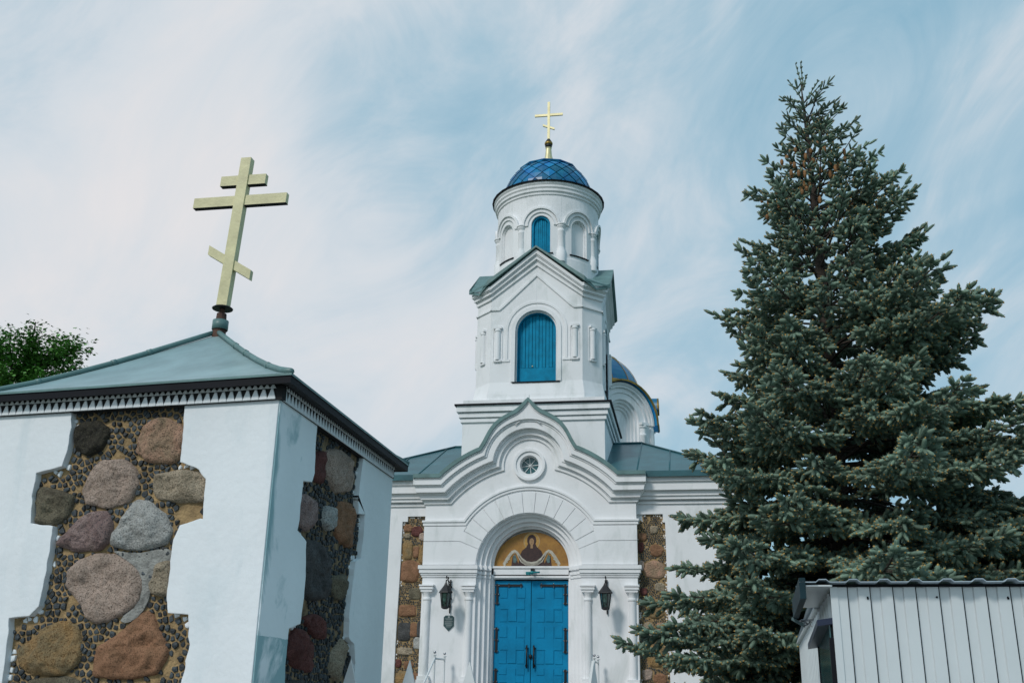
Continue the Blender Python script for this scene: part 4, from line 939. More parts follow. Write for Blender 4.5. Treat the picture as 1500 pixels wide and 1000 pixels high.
# mortar core set back behind the plaster and its panels
mb = MB(); core = [gfront(-GW, 0, -.075), gfront(-.06, 0, -.075), (GX - .075, 8.23, 0), (GX - .075, 11.68, 0), (GX - 3.2, 11.68, 0)]
vs = core + [(x, y, GH) for x, y, z in core]; mb.add(vs, [(0, 1, 2, 3, 4), (5, 6, 7, 8, 9)] + [(i, (i + 1) % 5, 5 + (i + 1) % 5, 5 + i) for i in range(5)]); mb.build('mortar_core', M['mortar'], gate)
mb = MB(); mb.box(GX - 3.25, GX, 11.66, 11.74, 0, GH); v0 = gfront(-GW, 0, 0)
mb.add([(v0[0], v0[1], 0), (v0[0] - .01, 11.74, 0), (v0[0] - .01, 11.74, GH), (v0[0], v0[1], GH)], [(0, 1, 2, 3)]); mb.build('rear_plaster', M['gate_plaster'], gate)
BF = [
 (c7([(375, 520), (420, 480), (500, 480), (550, 510), (552, 570), (505, 640), (440, 665), (375, 640)]), 'black'),
 (c7([(740, 500), (800, 465), (860, 460), (940, 500), (962, 560), (930, 680), (880, 710), (760, 700), (695, 650), (700, 580)]), 'orange'),
 (c7([(520, 682), (640, 680), (702, 740), (704, 830), (660, 905), (540, 942), (430, 920), (410, 850), (450, 750)]), 'pink'),
 (c7([(795, 765), (900, 738), (1045, 742), (1076, 780), (1068, 905), (900, 908), (788, 885), (783, 820)]), 'tan'),
 (c7([(182, 822), (290, 835), (372, 880), (345, 970), (290, 1022), (168, 1028), (165, 900)]), 'greybrown'),
 (c8([(290, 240), (380, 150), (470, 90), (550, 95), (572, 170), (545, 262), (500, 302), (370, 312), (272, 282)]), 'purple'),
 (c8([(640, 100), (690, 28), (760, 38), (850, 110), (882, 190), (850, 272), (770, 297), (640, 300), (555, 272), (580, 200)]), 'grey'),
 (c8([(390, 350), (480, 315), (590, 318), (700, 400), (725, 480), (705, 580), (600, 655), (480, 692), (430, 662), (400, 580), (330, 500), (333, 420)]), 'pink'),
 (c8([(800, 368), (880, 348), (892, 420), (882, 535), (830, 555), (773, 530), (778, 440)]), 'tan'),
 (c8([(70, 820), (200, 720), (300, 668), (390, 700), (402, 780), (390, 900), (300, 962), (120, 955), (62, 880)]), 'ochre'),
 (c8([(465, 820), (600, 740), (690, 658), (760, 612), (800, 680), (850, 780), (855, 860), (800, 955), (650, 978), (458, 972)]), 'brown'),
 (c8([(110, 975), (350, 962), (410, 1010), (380, 1180), (120, 1180)]), 'greybrown'),
 (c8([(500, 1010), (700, 1000), (850, 1020), (800, 1200), (520, 1210)]), 'tan'),
 ([(-2.75, .95), (-2.2, 1.0), (-2.15, .6), (-2.7, .55)], 'grey'), ([(-2.0, .95), (-1.4, .95), (-1.35, .5), (-1.9, .45)], 'orange'), ([(-2.6, .45), (-1.9, .4), (-1.9, .1), (-2.6, .1)], 'pink')]
holes = []; infill = MB()
panel = [(LE[0][0] - .0, GH)] + LE + RE[::-1] + [(RE[0][0], GH)]
pan_in = [p for p in panel]
mbq = MB(); holes = [chaikin(p, 1) for p, k in BF]
pebbles(mbq, gfront, pan_in, holes, 0.064, -.076, 5)
mbq.build('pebble_galleting', [M['pebble'], M['gate_plaster']], gate)
for i, (pl, k) in enumerate(BF): boulder(gfront, pl, -.085, .085 if len(pl) > 5 else .06, R_[k], gate, 18, i + 1)
# grey cement smear
mb = MB(); sm = chaikin(c8([(560, 300), (700, 320), (780, 300), (880, 290), (892, 350), (800, 372), (775, 450), (768, 540), (720, 640), (640, 690), (600, 665), (706, 585), (730, 480), (700, 395), (600, 325)]), 1)
n = len(sm); mb.prism(gfront, sm, -.09, -.052); mb.build('cement_patch', M['grey_mortar'], gate)
# side face
sL = s2([(803, 380), (800, 470), (785, 640), (782, 760), (770, 805), (722, 800), (712, 900)]) + s3([(352, 60), (345, 150), (335, 200), (380, 262), (378, 450), (362, 600), (350, 690), (290, 715), (272, 900), (265, 1060)])
sR = s2([(1048, 560), (1038, 680), (1010, 900)]) + s3([(655, 20), (655, 115), (690, 118), (680, 250), (668, 345), (640, 365), (625, 480), (608, 640), (605, 760), (632, 800), (640, 900), (620, 1060)])
sLe = sL + [(sL[-1][0] + .1, 1.2), (sL[-1][0] + .1, .3)]; sRe = sR + [(sR[-1][0] - .05, 1.2), (sR[-1][0] - .05, .3)]
mb = MB()
mb.prism(gside, [(.010, GH), (sLe[0][0], GH)] + wob(sLe, 3) + [(sLe[-1][0], 0), (.010, 0)], -.07, .014)
mb.prism(gside, [(3.58, GH), (sRe[0][0], GH)] + wob(sRe, 4) + [(sRe[-1][0], 0), (3.58, 0)], -.07, .014)
mb.build('side_plaster', M['gate_plaster_worn'], gate)
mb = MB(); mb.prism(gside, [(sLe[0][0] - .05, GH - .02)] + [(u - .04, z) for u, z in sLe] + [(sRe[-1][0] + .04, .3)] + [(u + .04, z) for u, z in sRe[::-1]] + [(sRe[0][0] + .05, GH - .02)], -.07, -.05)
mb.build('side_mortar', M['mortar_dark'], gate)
BS = [
 (s2([(800, 650), (850, 640), (862, 720), (860, 820), (785, 800)]), 'red'),
 (s2([(862, 640), (930, 628), (990, 680), (1008, 790), (992, 855), (920, 868), (880, 830), (855, 730)]), 'pink'),
 (s3([(365, 30), (400, 5), (460, 50), (455, 160), (400, 210), (352, 160)]), 'purple'),
 (s3([(505, 68), (535, 78), (552, 140), (540, 192), (510, 208), (485, 172), (488, 100)]), 'grey'),
 (s3([(560, 70), (640, 78), (656, 140), (640, 300), (590, 280), (548, 222)]), 'brown'),
 (s3([(385, 248), (450, 248), (500, 290), (522, 400), (517, 560), (420, 572), (383, 540)]), 'slate'),
 (s3([(530, 440), (600, 425), (617, 480), (602, 570), (540, 562)]), 'greybrown'),
 (s3([(385, 655), (450, 633), (492, 680), (500, 770), (455, 770), (420, 740)]), 'red'),
 (s3([(345, 700), (400, 745), (445, 780), (440, 900), (420, 950), (330, 915), (295, 850), (318, 760)]), 'red'),
 (s3([(580, 755), (610, 800), (602, 880), (560, 985), (520, 960), (530, 860)]), 'tan'),
 (s3([(300, 990), (400, 980), (430, 1100), (300, 1150)]), 'slate'), (s3([(450, 1000), (560, 1010), (560, 1150), (450, 1120)]), 'brown'),
 (s2([(930, 900), (1000, 915), (1000, 1000), (920, 1000)]), 'brown')]
mbq = MB(); spanel = sLe + sRe[::-1] + [(sRe[0][0], GH), (sLe[0][0], GH)]
pebbles(mbq, gside, spanel, [chaikin(p, 1) for p, k in BS], 0.062, -.05, 9)
mbq.build('pebble_galleting', [M['pebble'], M['gate_plaster']], gate)
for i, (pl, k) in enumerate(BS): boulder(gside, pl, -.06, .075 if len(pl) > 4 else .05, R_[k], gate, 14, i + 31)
# saw-tooth fringe under the eave, in two layers
mb = MB(); GE = 4.165
def fringe(mp, u0, u1, z, d, per, h_, tk=.008):
    n = int((u1 - u0) / per)
    for k in range(n):
        a = u0 + k * per
        mb.prism(mp, [(a + per * .36, z), (a + per * .62, z), (a + per * .97, z - h_ * .85), (a + per * .97, z - h_), (a + per * .01, z - h_), (a + per * .01, z - h_ * .85)], d, d + tk)
fringe(gfront, -GW - .1, .03, GH - .012, .030, .082, .095); fringe(gfront, -GW - .1, 0.03, GH + .028, .034, .06, .035); mb.build('eave_fringe', M['gate_plaster'], gate); mb = MB()
fringe(gside, 0.02, 3.6, GH - .012, .030, .082, .10); fringe(gside, 0.02, 3.6, GH + .028, .034, .06, .035)
mb.build('eave_fringe', M['gate_plaster'], gate)
mb = MB(); mb.prism(gfront, [(-GW, GH - .11), (.04, GH - .11), (.04, GH + .02), (-GW, GH + .02)], -.05, .025); mb.build('fringe_gap_shade', M['soffit'], gate); mb = MB(); mb.prism(gside, [(.045, GH - .11), (3.6, GH - .11), (3.6, GH + .02), (.045, GH + .02)], -.05, .025)  # near-black strips stand in for the shaded gap behind the teeth
mb.build('fringe_gap_shade', M['soffit'], gate)
# concave hipped roof
EC = [(-6.90, 8.34), (-3.425, 8.0), (-3.425, 11.9), (-6.95, 11.9)]; AP = (-5.19, 9.94); ZE, ZP = 4.19, 5.31
prof = [(0, 0), (.12, .085), (.25, .195), (.4, .34), (.55, .495), (.7, .66), (.85, .83), (1, 1)]
mb = MB(); vs = []; q = 10
def eave_pt(i, s_):
    a, b = EC[i], EC[(i + 1) % 4]; return (a[0] + (b[0] - a[0]) * s_, a[1] + (b[1] - a[1]) * s_)
for i in range(4):
    o = []
    for (t_, zf) in prof:
        for k in range(q + 1):
            x, y = eave_pt(i, k / q); o.append((x + (AP[0] - x) * t_, y + (AP[1] - y) * t_, ZE + (ZP - ZE) * zf))
    n = q + 1; mb.add(o, [(r * n + k, r * n + k + 1, (r + 1) * n + k + 1, (r + 1) * n + k) for r in range(len(prof) - 1) for k in range(q)])
groof = autosmooth(mb.build('roof', M['gate_roof'], gate), 20)
mb = MB(); ring = [(x, y, ZE - .012) for x, y in EC]; low = [(x, y, ZE - .085) for x, y in EC]
inn = [(x + (AP[0] - x) * .012, y + (AP[1] - y) * .012, ZE - .075) for x, y in EC]; wl = [(x + (AP[0] - x) * .13, y + (AP[1] - y) * .13, GH + .0) for x, y in EC]
mb.add(ring + low, [(i, (i + 1) % 4, 4 + (i + 1) % 4, 4 + i) for i in range(4)]); mb.build('fascia', M['dark'], groof)
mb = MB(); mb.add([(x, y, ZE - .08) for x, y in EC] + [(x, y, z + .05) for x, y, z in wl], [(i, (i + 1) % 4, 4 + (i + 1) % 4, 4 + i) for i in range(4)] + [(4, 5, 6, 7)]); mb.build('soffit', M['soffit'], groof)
mb = MB(); mb.add([(x - .01 * (1 if x < -5 else -1), y + .012 * (1 if y > 10 else -1), ZE + .004) for x, y in EC] + [(x - .01 * (1 if x < -5 else -1), y + .012 * (1 if y > 10 else -1), ZE - .018) for x, y in EC], [(i, (i + 1) % 4, 4 + (i + 1) % 4, 4 + i) for i in range(4)]); mb.build('drip_edge', M['trim'], groof)
mb = MB()
for i in range(4):
    pts = [(EC[i][0] + (AP[0] - EC[i][0]) * t_ * .985, EC[i][1] + (AP[1] - EC[i][1]) * t_ * .985, ZE + (ZP - ZE) * zf + .018) for t_, zf in prof]
    mb.tube(pts, .030, 8)
    for k in (2, 4, 5): mb.tube([Vector(pts[k]) + (Vector(pts[k]) - Vector(pts[k - 1])).normalized() * .0, Vector(pts[k]) + (Vector(pts[k]) - Vector(pts[k - 1])).normalized() * .05], .036, 8)
mb.build('hip_capping', M['trim'], groof, True)
# cross on its socket
CX, CY = -5.17, 9.94; LN = .048
mb = MB(); mb.lathe([(.075, 5.22), (.075, 5.36)], (CX, CY, 0), 14); mb.lathe([(.085, 5.36), (.085, 5.47)], (CX + .004, CY, 0), 14); mb.lathe([(.06, 5.47), (.055, 5.56), (.03, 5.57), (.03, 5.62)], (CX + .006, CY, 0), 12)
gc = mb.build('cross_socket', mat('rusty_pipe', (0.10, 0.045, 0.03), .8, var=.3, nscale=12), gate)
mb = MB(); mb.lathe([(.09, 5.365), (.09, 5.475)], (CX + .004, CY, 0), 14); mb.build('collar', M['trim'], gc, True)
mb = MB(); mb.lathe([(.115, 5.615), (.12, 5.625), (.10, 5.64)], (CX + .008, CY, 0), 16); mb.build('disc', M['iron'], gc)
mb = MB(); ocross(mb, CX + .01, CY, 5.635, 7.55, 6.985, .585, 6.19, .285, .60, .064, .05, 7.255, .285, LN); mb.build('cross', M['yellow'], gate)
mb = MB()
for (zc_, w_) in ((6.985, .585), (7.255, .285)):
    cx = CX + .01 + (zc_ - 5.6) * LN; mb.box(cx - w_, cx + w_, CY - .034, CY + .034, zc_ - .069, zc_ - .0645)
mb.build('cross_bar_shade', M['dark'], gate)  # dark sheets put the underside shade of the bars into colour

# ------------------------------------------------------------------ fence
fence = thing('picket_fence', (-2.8, 10, 0), 'white fence of spear-topped pickets beside the gatehouse corner', 'fence')
def picket(x, parent, rot=0.0, zt=1.82, y=10.0):
    mb = MB(); h_ = .085; ca, sa = math.cos(rot), math.sin(rot)
    vs = []
    def q(u, d, z): return (x + u * ca - d * sa, y + u * sa + d * ca, z)
    prof_ = [(-h_, .1), (h_, .1), (h_, zt - .29), (h_ * .8, zt - .24), (0, zt), (-h_ * .8, zt - .24), (-h_, zt - .29)]
    n_ = len(prof_); mb.add([q(u, -.014, z) for u, z in prof_] + [q(u, .014, z) for u, z in prof_], [tuple(range(n_)), tuple(range(2 * n_ - 1, n_ - 1, -1))] + [(i, (i + 1) % n_, n_ + (i + 1) % n_, n_ + i) for i in range(n_)])
    return mb.build('picket', M['white_steel'], parent)
for x in (-3.36, -2.755, -2.15): picket(x, fence)
for z_ in (.45, 1.15): mb = MB(); mb.box(-3.6, -2.05, 10.016, 10.05, z_, z_ + .07); mb.build('rail', M['white_steel'], fence)
mb = MB(); mb.box(-2.10, -2.02, 10.02, 10.10, 0, 1.3); mb.build('fence_post', M['white_steel'], fence)
gl = thing('open_gate_leaf', (-.95, 10, 0), 'open white gate leaf seen edge-on with one spear-topped picket', 'gate')
picket(-.945, gl, R(62), 1.84); 
mb = MB(); mb.tube([(-.90, 10.1, .5), (-.72, 10.45, .5)], .02, 6); mb.tube([(-.90, 10.1, 1.2), (-.72, 10.45, 1.2)], .02, 6); mb.tube([(-.72, 10.45, 0), (-.72, 10.45, 1.3)], .03, 8); mb.build('hinge_frame', M['white_steel'], gl)

# ------------------------------------------------------------------ corrugated shed
SX, SY = 0.83, 6.3; SPH = R(3.0)
shed = thing('shed', (SX, SY, 0), 'small shed clad in pale corrugated steel under the spruce branches', 'shed')
cs, ss = math.cos(SPH), math.sin(SPH)
def SP(a, b, z): return (SX + a * cs + b * ss, SY - a * ss + b * cs, z)      # a along the front, b back along the short side
def sz(b): return 2.195 - .034 * b
SLEN, SDEP = 5.2, 4.14
def sheet(mb, prof_, fn, z0, z1, tk=.006):
    n = len(prof_); vs = [fn(u, d, z0) for u, d in prof_] + [fn(u, d, z1(u)) for u, d in prof_]
    mb.add(vs, [(i, i + 1, n + i + 1, n + i) for i in range(n - 1)])
pr_ = []; u = 0.02; per = .127
while u < SLEN: pr_ += [(u, 0), (u + per * .50, 0), (u + per * .55, .011), (u + per * .95, .011)]; u += per
mb = MB(); sheet(mb, pr_, lambda u, d, z: SP(u, d, z), 0, lambda u: 2.20); mb.build('front_cladding', M['shed'], shed)
mb = MB()       # dark lap joints and screws of the sheets
u = .02; k = 0
while u < SLEN:
    a_ = u + per * .505; mb.box(a_, a_ + .0045, -.0015, .012, 0, 2.195, SP)
    if k % 3 == 1: mb.tube([SP(u + .05, -.008, 2.13 - .01 * (k % 2)), SP(u + .05, .002, 2.13)], .006, 6)
    u += per; k += 1
mb.build('lap_joints', M['dark'], shed)
pr_ = []; u = 0.02
while u < SDEP: pr_ += [(u, 0), (u + .10, 0), (u + .115, -.022), (u + .155, -.022), (u + .17, 0)]; u += .20
mb = MB(); sheet(mb, pr_, lambda u, d, z: SP(d, u, z), 0, lambda u: sz(u) - .03); mb.build('side_cladding', M['shed'], shed)
mb = MB(); u = .02
while u < SDEP: mb.box(-.004, .004, u + .175, u + .181, 0, sz(u) - .03, SP); u += .20
mb.build('side_laps', M['dark'], shed)
mb = MB(); mb.box(-.012, .03, -.010, .02, 0, 2.19, SP); mb.build('corner_trim', M['shed'], shed)
mb = MB(); u = -.19; pts = []
while u < SLEN + .1: pts += [(u, 0), (u + .095, 0), (u + .112, .015), (u + .154, .015)]; u += .171
n = len(pts); vs = []
for (b, dz) in ((-.10, 0), (-.10, .005), (SDEP + .1, 0), (SDEP + .1, .005)): vs += [SP(a_, (min(b, 1.05) if a_ < -.05 else b), sz(b if a_ > -.05 else min(b, 1.05)) + .008 + pz + dz) for a_, pz in pts]
mb.add(vs, [(i, i + 1, n + i + 1, n + i) for i in range(n - 1)] + [(n + i, n + i + 1, 3 * n + i + 1, 3 * n + i) for i in range(n - 1)] + [(i, i + 1, 2 * n + i + 1, 2 * n + i) for i in range(n - 1)])
mb.build('roof_sheet', mat('blue_grey_roof_sheet', (0.36, 0.44, 0.50), .4, .0, var=.1), shed)
mb = MB(); mb.box(-.0, SLEN, -.012, .0, 2.188, 2.204, SP); mb.build('crest_gap_shade', M['dark'], shed)  # dark strip standing in for the shaded gap under the roof sheet
mb = MB(); mb.box(-.19, -.155, -.10, 1.05, -.085, .035, lambda a_, b, z: SP(a_, b, sz(b) + z)); mb.build('verge_trim', mat('dark_teal_trim', (.008, .03, .04), .6, var=.2, spec=.2), shed)
mb = MB(); mb.box(-.153, -.004, -.08, 1.05, -.012, -.004, lambda a_, b, z: SP(a_, b, sz(b) + z)); mb.build('soffit', M['shed'], shed)
mb = MB(); mb.box(-.045, -.002, 1.06, SDEP + .05, -.02, .0, lambda a_, b, z: SP(a_, b, sz(b) + z)); mb.build('eave_flashing', M['shed'], shed)
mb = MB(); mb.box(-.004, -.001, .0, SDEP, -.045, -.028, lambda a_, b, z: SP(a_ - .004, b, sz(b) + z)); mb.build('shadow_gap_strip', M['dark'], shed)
def wz_(b): return 1.985 - .075 * b
mb = MB(); mb.box(-.032, -.025, .035, 1.12, 1.0, 1.0 + .0001, lambda a_, b, z: SP(a_, b, 1.05 if z < 1.00005 else wz_(b))); win = mb.build('window', M['glass'], shed)
mb = MB()
for b0, b1 in ((.005, .035), (1.12, 1.15)): mb.box(-.038, -.002, b0, b1, 1.0, 1.9, SP)
mb.build('frame', M['dark'], win)
mb = MB(); mb.box(-.100, -.003, .0, 1.17, 0, 1, lambda a_, b, z: SP(a_, b, wz_(b) + (-.005 if z < .5 else .03) + (a_ * .15))); mb.build('hood', mat('navy_sheet_metal', (.010, .018, .05), .4), win)
fl = thing('floodlight', SP(-.2, 1.2, 2.1), 'small grey-green floodlight on a bracket at the eave of the steel shed', 'lamp')
def PY(px, py, Y):
    d_ = _f + _r * ((px - 750) / F) - _u * ((py - 500) / F); return CAM + d_ * (Y / d_.y)
q = [PY(1160, 903, 7.35), PY(1177, 912, 7.35), PY(1178, 918, 7.35), PY(1159, 907, 7.35)]
mb = MB(); vs = [tuple(v) for v in q] + [(v.x + .02, v.y + .12, v.z) for v in q]; mb.add(vs, [(0, 1, 2, 3), (7, 6, 5, 4)] + [(i, (i + 1) % 4, 4 + (i + 1) % 4, 4 + i) for i in range(4)]); mb.build('lamp_head', mat('grey_green_casting', (.10, .16, .17), .4), fl)
mb = MB(); mb.tube([PY(1172, 908.5, 7.33), PY(1190, 908, 7.5)], .008, 8); mb.tube([PY(1178, 916, 7.35), PY(1184, 914, 7.45), PY(1188, 908, 7.5)], .006, 6); mb.tube([PY(1180, 911, 7.35), PY(1189, 917, 7.5)], .006, 6); mb.build('bracket', M['steel'], fl, True)

# ------------------------------------------------------------------ blue spruce
TX, TYY = 2.28, 15.6
spruce = thing('spruce_tree', (TX, TYY, 0), 'tall blue-green spruce with ochre shoot tips growing behind the metal shed', 'tree')
TOP = 11.55
mb = MB(); mb.tube([(TX - .1, TYY, 0), (TX - .05, TYY, 3), (TX + .03, TYY, 7), (TX, TYY, 10.6), (TX - .03, TYY, TOP + .1)], [.24, .19, .11, .035, .008], 10); mb.build('trunk', M['bark'], spruce, True)
V = []; Fc = []; Mi = []      # big arrays for the crown
def unit_shoot(nn=34, seed=0):
    rs = random.Random(seed); vs = []; fs = []; ms = []
    # core: 5-sided tapered body along +X, length 1, radius ~.16
    prof_ = [(0, .06), (.10, .15), (.35, .19), (.70, .19), (.92, .145), (1.0, .05)]
    for (x, r_) in prof_:
        for k in range(6): vs.append((x, r_ * math.cos(k * PI / 3), r_ * math.sin(k * PI / 3)))
    for i in range(len(prof_) - 1):
        for k in range(6): fs.append((i * 6 + k, i * 6 + (k + 1) % 6, (i + 1) * 6 + (k + 1) % 6)); fs.append((i * 6 + k, (i + 1) * 6 + (k + 1) % 6, (i + 1) * 6 + k)); ms += [0, 0]
    for k in range(nn):
        x = rs.uniform(.0, .95); a = rs.uniform(0, 2 * PI); L = rs.uniform(.08, .15); b = .10
        r0 = .13; p = Vector((x, r0 * math.cos(a), r0 * math.sin(a))); dirv = Vector((rs.uniform(.5, .9), math.cos(a), math.sin(a))).normalized(); t_ = dirv.cross(Vector((1, 0, 0))).normalized() * .028
        tip = p + dirv * (L + .06); o = len(vs); vs += [tuple(p - t_), tuple(p + t_), tuple(tip)]; fs.append((o, o + 1, o + 2)); ms.append(0)
    o = len(vs)        # bud
    for (x, r_) in ((.96, .075), (1.10, .055)):
        for k in range(4): vs.append((x, r_ * math.cos(k * PI / 2), r_ * math.sin(k * PI / 2)))
    for k in range(4): fs.append((o + k, o + (k + 1) % 4, o + 4 + (k + 1) % 4)); fs.append((o + k, o + 4 + (k + 1) % 4, o + 4 + k)); ms += [1, 1]
    fs += [(o + 4, o + 5, o + 6), (o + 4, o + 6, o + 7)]; ms += [1, 1]
    return np.array(vs), np.array(fs), np.array(ms)
US = [unit_shoot(46, s_) for s_ in range(6)]
shoots = []          # (pos, dir, length, thick, bud)
bmesh_b = MB(); rt = random.Random(21)
def profile(z):      # crown radius at height z
    t_ = (TOP - z) / TOP
    return (.10 + 4.1 * t_ ** .95) * (1 + .30 * max(0, t_ - .5)) if t_ > 0 else 0
FT = [1.0]
def lateral(p0, d0, L, up, lvl, thick=1.0):
    """a side twig carrying shoots in a flat spray"""
    pts = [Vector(p0)]; d = Vector(d0).normalized(); n_ = max(2, int(L / .125))
    for k in range(n_):
        d = (d + Vector((rt.uniform(-.09, .09), rt.uniform(-.09, .09), rt.uniform(-.06, .06) + up * .05))).normalized(); pts.append(pts[-1] + d * (L / n_))
    bmesh_b.tube(pts, [.009 * (1 - .5 * i / n_) for i in range(n_ + 1)], 4, False)
    for k in range(1, n_ + 1):
        dd = (pts[k] - pts[k - 1]).normalized(); side = dd.cross(Vector((0, 0, 1)))
        side = side.normalized() if side.length > .05 else Vector((1, 0, 0))
        if lvl > 0 and k < n_:
            for s_ in (-1, 1):
                if rt.random() < .62:
                    lateral(pts[k], dd * .75 + side * s_ * .8 + Vector((0, 0, rt.uniform(-.22, .08))), L * rt.uniform(.28, .5) * (1 - .5 * k / n_), up, lvl - 1)
        for s_ in (-1, 1, 0, 2):
            if rt.random() < (.78 if s_ in (-1, 1) else .36):
                v_ = dd * rt.uniform(.55, .9) + (side * s_ * rt.uniform(.5, .9) if s_ in (-1, 1) else Vector((0, 0, .75 if s_ == 0 else -.85)))
                v_ += Vector((0, 0, rt.uniform(-.3, .15)))
                shoots.append((pts[k], v_.normalized(), rt.uniform(.11, .17) * thick, FT[0]))
    shoots.append((pts[-1], d, rt.uniform(.13, .19) * thick, FT[0]))
z = 1.35
while z < TOP - .25:
    t_ = (TOP - z) / TOP; FT[0] = .45 if t_ < .08 else (.62 if t_ < .2 else (.82 if t_ < .35 else 1.0)); nb = 10 if t_ > .5 else (8 if t_ > .22 else 5)
    off = rt.uniform(0, 2 * PI)
    for k in range(nb):
        az = off + 2 * PI * k / nb + rt.uniform(-.25, .25); zz = z + rt.uniform(-.09, .09)
        # right side of the tree (+X) is fuller
        bias = 1.0 + .27 * math.cos(az)
        Lb = profile(zz) * bias * (rt.uniform(.60, .95) if rt.random() < .6 else rt.uniform(.95, 1.22))
        Lb = min(Lb, profile(zz) * (1.20 if math.cos(az) > 0 or t_ < .4 else 1.0))
        if Lb < .12: continue
        hide = (math.sin(az) > .35 and t_ > .25 and rt.random() < .45)    # far side a little thinner
        up0 = .80 if t_ < .14 else (.55 if t_ < .35 else (.24 if t_ < .6 else 0.04))
        d = Vector((math.cos(az), math.sin(az), up0 + rt.uniform(-.08, .1))).normalized(); p = Vector((TX, TYY, zz)); n_ = max(3, int(Lb / .17)); pts = [p.copy()]
        sag = -.035 if t_ > .5 else -.01
        for q in range(n_):
            e_ = q / n_; d = (d + Vector((rt.uniform(-.05, .05), rt.uniform(-.05, .05), (sag if e_ < .55 else .055) + rt.uniform(-.03, .03)))).normalized(); pts.append(pts[-1] + d * (Lb / n_))
        bmesh_b.tube(pts, [(.012 + .022 * Lb / 4) * (1 - .85 * i / n_) + .004 for i in range(n_ + 1)], 5, False)
        if hide: step = 2
        else: step = 1
        for q in range(1, n_ + 1, step):
            e_ = q / n_
            if e_ < .38 and Lb > 1.0: continue
            if t_ < .25 and e_ > .55 and rt.random() < .45: continue
            dd = (pts[q] - pts[q - 1]).normalized(); side = dd.cross(Vector((0, 0, 1))).normalized()
            for s_ in (-1, 1):
                ll = min(.85, Lb * .36) * (1.15 - e_) * rt.uniform(.7, 1.15) + .07
                if ll > .16: lateral(pts[q], dd * .8 + side * s_ * .85 + Vector((0, 0, rt.uniform(-.25, .05))), ll, rt.uniform(-.2, .5), 1 if ll > .42 else 0)
                else: shoots.append((pts[q], (dd + side * s_ * .8).normalized(), .13, FT[0]))
            if rt.random() < .75: shoots.append((pts[q], (dd + Vector((0, 0, .9))).normalized(), rt.uniform(.11, .16), FT[0]))
            if rt.random() < .35 and t_ > .3: lateral(pts[q], dd * .6 + Vector((0, 0, -.6)), .16, -.2, 0)
        lateral(pts[-1], d, .20, .3, 0)
    z += .27 if t_ > .45 else .31 if t_ > .3 else (.30 if t_ > .1 else .22)
# leaders at the very top
for (dx, dy, dz, L) in ((.0, 0, 1, .55), (-.16, .02, 1, .55), (-.45, 0, .9, .5), (.25, .1, 1, .30), (.6, -.1, .9, .45), (.85, .1, 1.0, .5), (-.7, .1, .35, .35), (-.9, 0, .2, .4)):
    d = Vector((dx, dy, dz)).normalized(); p = Vector((TX, TYY, TOP - .05 - (.25 if abs(dx) > .3 else 0))); pts = [p + d * L * k / 5 for k in range(6)]
    bmesh_b.tube(pts, [.012 - .0015 * k for k in range(6)], 5, False)
    for k in range(1, 6):
        for j in range(3):
            a = rt.uniform(0, 6.3); shoots.append((pts[k], (d * 1.2 + Vector((math.cos(a), math.sin(a), 0)) * .7).normalized(), .045, .4))
    for k in range(6): shoots.append((pts[k] if k < 6 else pts[-1], d, .10, .38)) if k < 5 else None
print('shoots', len(shoots))
groups = {}
for i, s_ in enumerate(shoots): groups.setdefault(i % 6, []).append(s_)
allv = []; allf = []; allm = []; base_i = 0
for gi, lst in groups.items():
    uv, uf, um = US[gi]; S = len(lst)
    P = np.array([tuple(a[0]) for a in lst]); D = np.array([tuple(a[1]) for a in lst]); D /= np.linalg.norm(D, axis=1)[:, None]
    Ls = np.array([a[2] for a in lst]); ref = np.tile(np.array([0.13, .21, .97]), (S, 1)); A = np.cross(D, ref); A /= np.linalg.norm(A, axis=1)[:, None]; B = np.cross(D, A)
    th = .150 * np.array([a[3] for a in lst]) * rng.uniform(.85, 1.15, S)
    ro = rng.uniform(0, 6.28, S); A2 = A * np.cos(ro)[:, None] + B * np.sin(ro)[:, None]; B2 = -A * np.sin(ro)[:, None] + B * np.cos(ro)[:, None]
    W = P[:, None, :] + uv[None, :, 0:1] * (D * Ls[:, None])[:, None, :] + uv[None, :, 1:2] * (A2 * th[:, None])[:, None, :] + uv[None, :, 2:3] * (B2 * th[:, None])[:, None, :]
    allv.append(W.reshape(-1, 3)); allf.append((uf[None] + (np.arange(S) * len(uv))[:, None, None] + base_i).reshape(-1, 3)); allm.append(np.tile(um, S)); base_i += S * len(uv)
def np_mesh(name, vv, ff, mi, mats, parent, off):
    me = bpy.data.meshes.new(name); me.vertices.add(len(vv)); me.vertices.foreach_set('co', (vv - np.array(off)).astype(np.float32).ravel())
    k = ff.shape[1]; me.loops.add(ff.size); me.loops.foreach_set('vertex_index', ff.astype(np.int32).ravel()); me.polygons.add(len(ff))
    me.polygons.foreach_set('loop_start', (np.arange(len(ff)) * k).astype(np.int32)); me.polygons.foreach_set('loop_total', np.full(len(ff), k, np.int32))
    for m_ in mats: me.materials.append(m_)
    me.polygons.foreach_set('material_index', mi.astype(np.int32)); me.update(calc_edges=True); me.validate()
    o = bpy.data.objects.new(name, me); C.objects.link(o); o.parent = parent; return o
np_mesh('crown', np.vstack(allv), np.vstack(allf), np.concatenate(allm), [M['needle'], M['bud']], spruce, (TX, TYY, 0))
bmesh_b.build('branches', M['bark'], spruce)
for k in range(48):
    a = rt.uniform(PI * 1.05, PI * 1.95); zz = rt.uniform(8.9, 10.3); rr = profile(zz) * rt.uniform(.6, .98); mb = MB()
    c = (TX + rr * math.cos(a), TYY + rr * math.sin(a), zz); L = rt.uniform(.10, .15)
    mb.lathe([(.008, 0), (.026, -L * .2), (.030, -L * .5), (.022, -L * .85), (.004, -L)], c, 8); mb.build('cone', M['cone'], spruce, True)
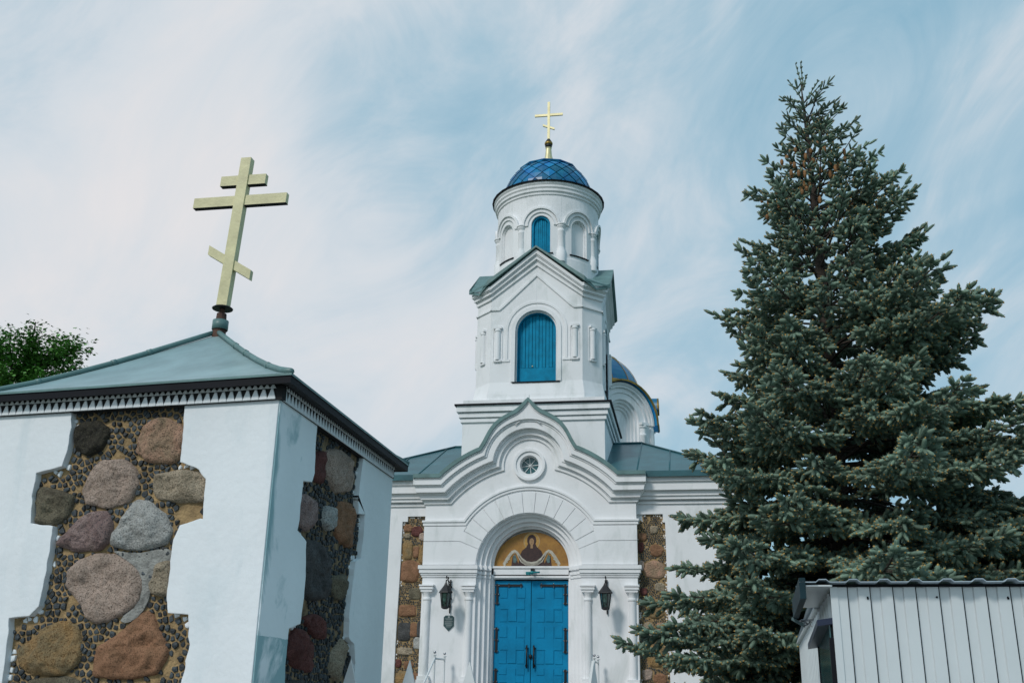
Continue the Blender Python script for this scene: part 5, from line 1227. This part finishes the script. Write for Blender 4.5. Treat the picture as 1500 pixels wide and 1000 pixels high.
for (px_, py_, pz_, dx, dz) in ((.62, 15.0, 4.9, -.25, .35), (.70, 15.0, 5.15, -.2, .4), (.85, 15.0, 5.3, -.1, .4), (.55, 15.0, 4.6, -.35, .25), (.95, 15.4, 6.9, 0, .5)):
    mb = MB(); mb.tube([(px_ + .2, py_ + .2, pz_ - .2), (px_, py_, pz_), (px_ + dx * .5, py_, pz_ + dz * .55), (px_ + dx, py_, pz_ + dz)], [.012, .009, .006, .004], 5); mb.build('dead_twig', M['bark'], spruce)

# ------------------------------------------------------------------ broadleaf tree behind the gatehouse
BX, BY = -15.6, 20.5
bt = thing('maple_tree', (BX, BY, 0), 'leafy green broadleaf tree showing above the gatehouse roof', 'tree')
mb = MB(); mb.tube([(BX, BY, 0), (BX + .1, BY, 3), (BX - .1, BY, 6), (BX, BY, 9)], [.26, .2, .14, .04], 10)
rb = random.Random(4); tips = []
for k in range(85):
    a = rb.uniform(0, 2 * PI); z0 = rb.uniform(4, 8.4); L = rb.uniform(1.2, 2.9) * (1.0 if z0 < 6 else .75); p = Vector((BX, BY, z0)); d = Vector((math.cos(a), math.sin(a), rb.uniform(.2, .9))).normalized(); pts = [p.copy()]
    for q in range(7): d = (d + Vector((rb.uniform(-.15, .15), rb.uniform(-.15, .15), rb.uniform(-.1, .14)))).normalized(); pts.append(pts[-1] + d * L / 7)
    mb.tube(pts, [.05 * (1 - i / 8) + .006 for i in range(8)], 5, False)
    for q in range(2, 8): tips += [(pts[q], d)] * (2 if q < 5 else 4)
mb.build('trunk', M['bark'], bt)
lv = []; lf = []
leaf = np.array([(0, 0, 0), (.35, .28, .05), (.30, .55, 0), (.12, .5, .04), (0, 1.0, -.05), (-.12, .5, .04), (-.30, .55, 0), (-.35, .28, .05)]); lfc = np.array([(0, 1, 2), (0, 2, 3), (0, 3, 4), (0, 4, 5), (0, 5, 6), (0, 6, 7)])
i0 = 0
for (p, d) in tips:
    if p.z > 9.5 + .3 * math.sin(p.x * 3): continue
    for _ in range(34):
        c = p + Vector((rb.gauss(0, .15), rb.gauss(0, .15), rb.gauss(0, .13))); s_ = rb.uniform(.07, .13)
        e_ = Matrix.Rotation(rb.uniform(0, 6.3), 3, 'Z') @ Matrix.Rotation(rb.uniform(-1.0, .6), 3, 'X') @ Matrix.Rotation(rb.uniform(-.5, .5), 3, 'Y')
        lv.append(leaf @ np.array(e_).T * s_ + np.array(tuple(c))); lf.append(lfc + i0); i0 += 8
np_mesh('crown', np.vstack(lv), np.vstack(lf), np.zeros(len(lf) * 6), [M['leaf']], bt, (BX, BY, 0))
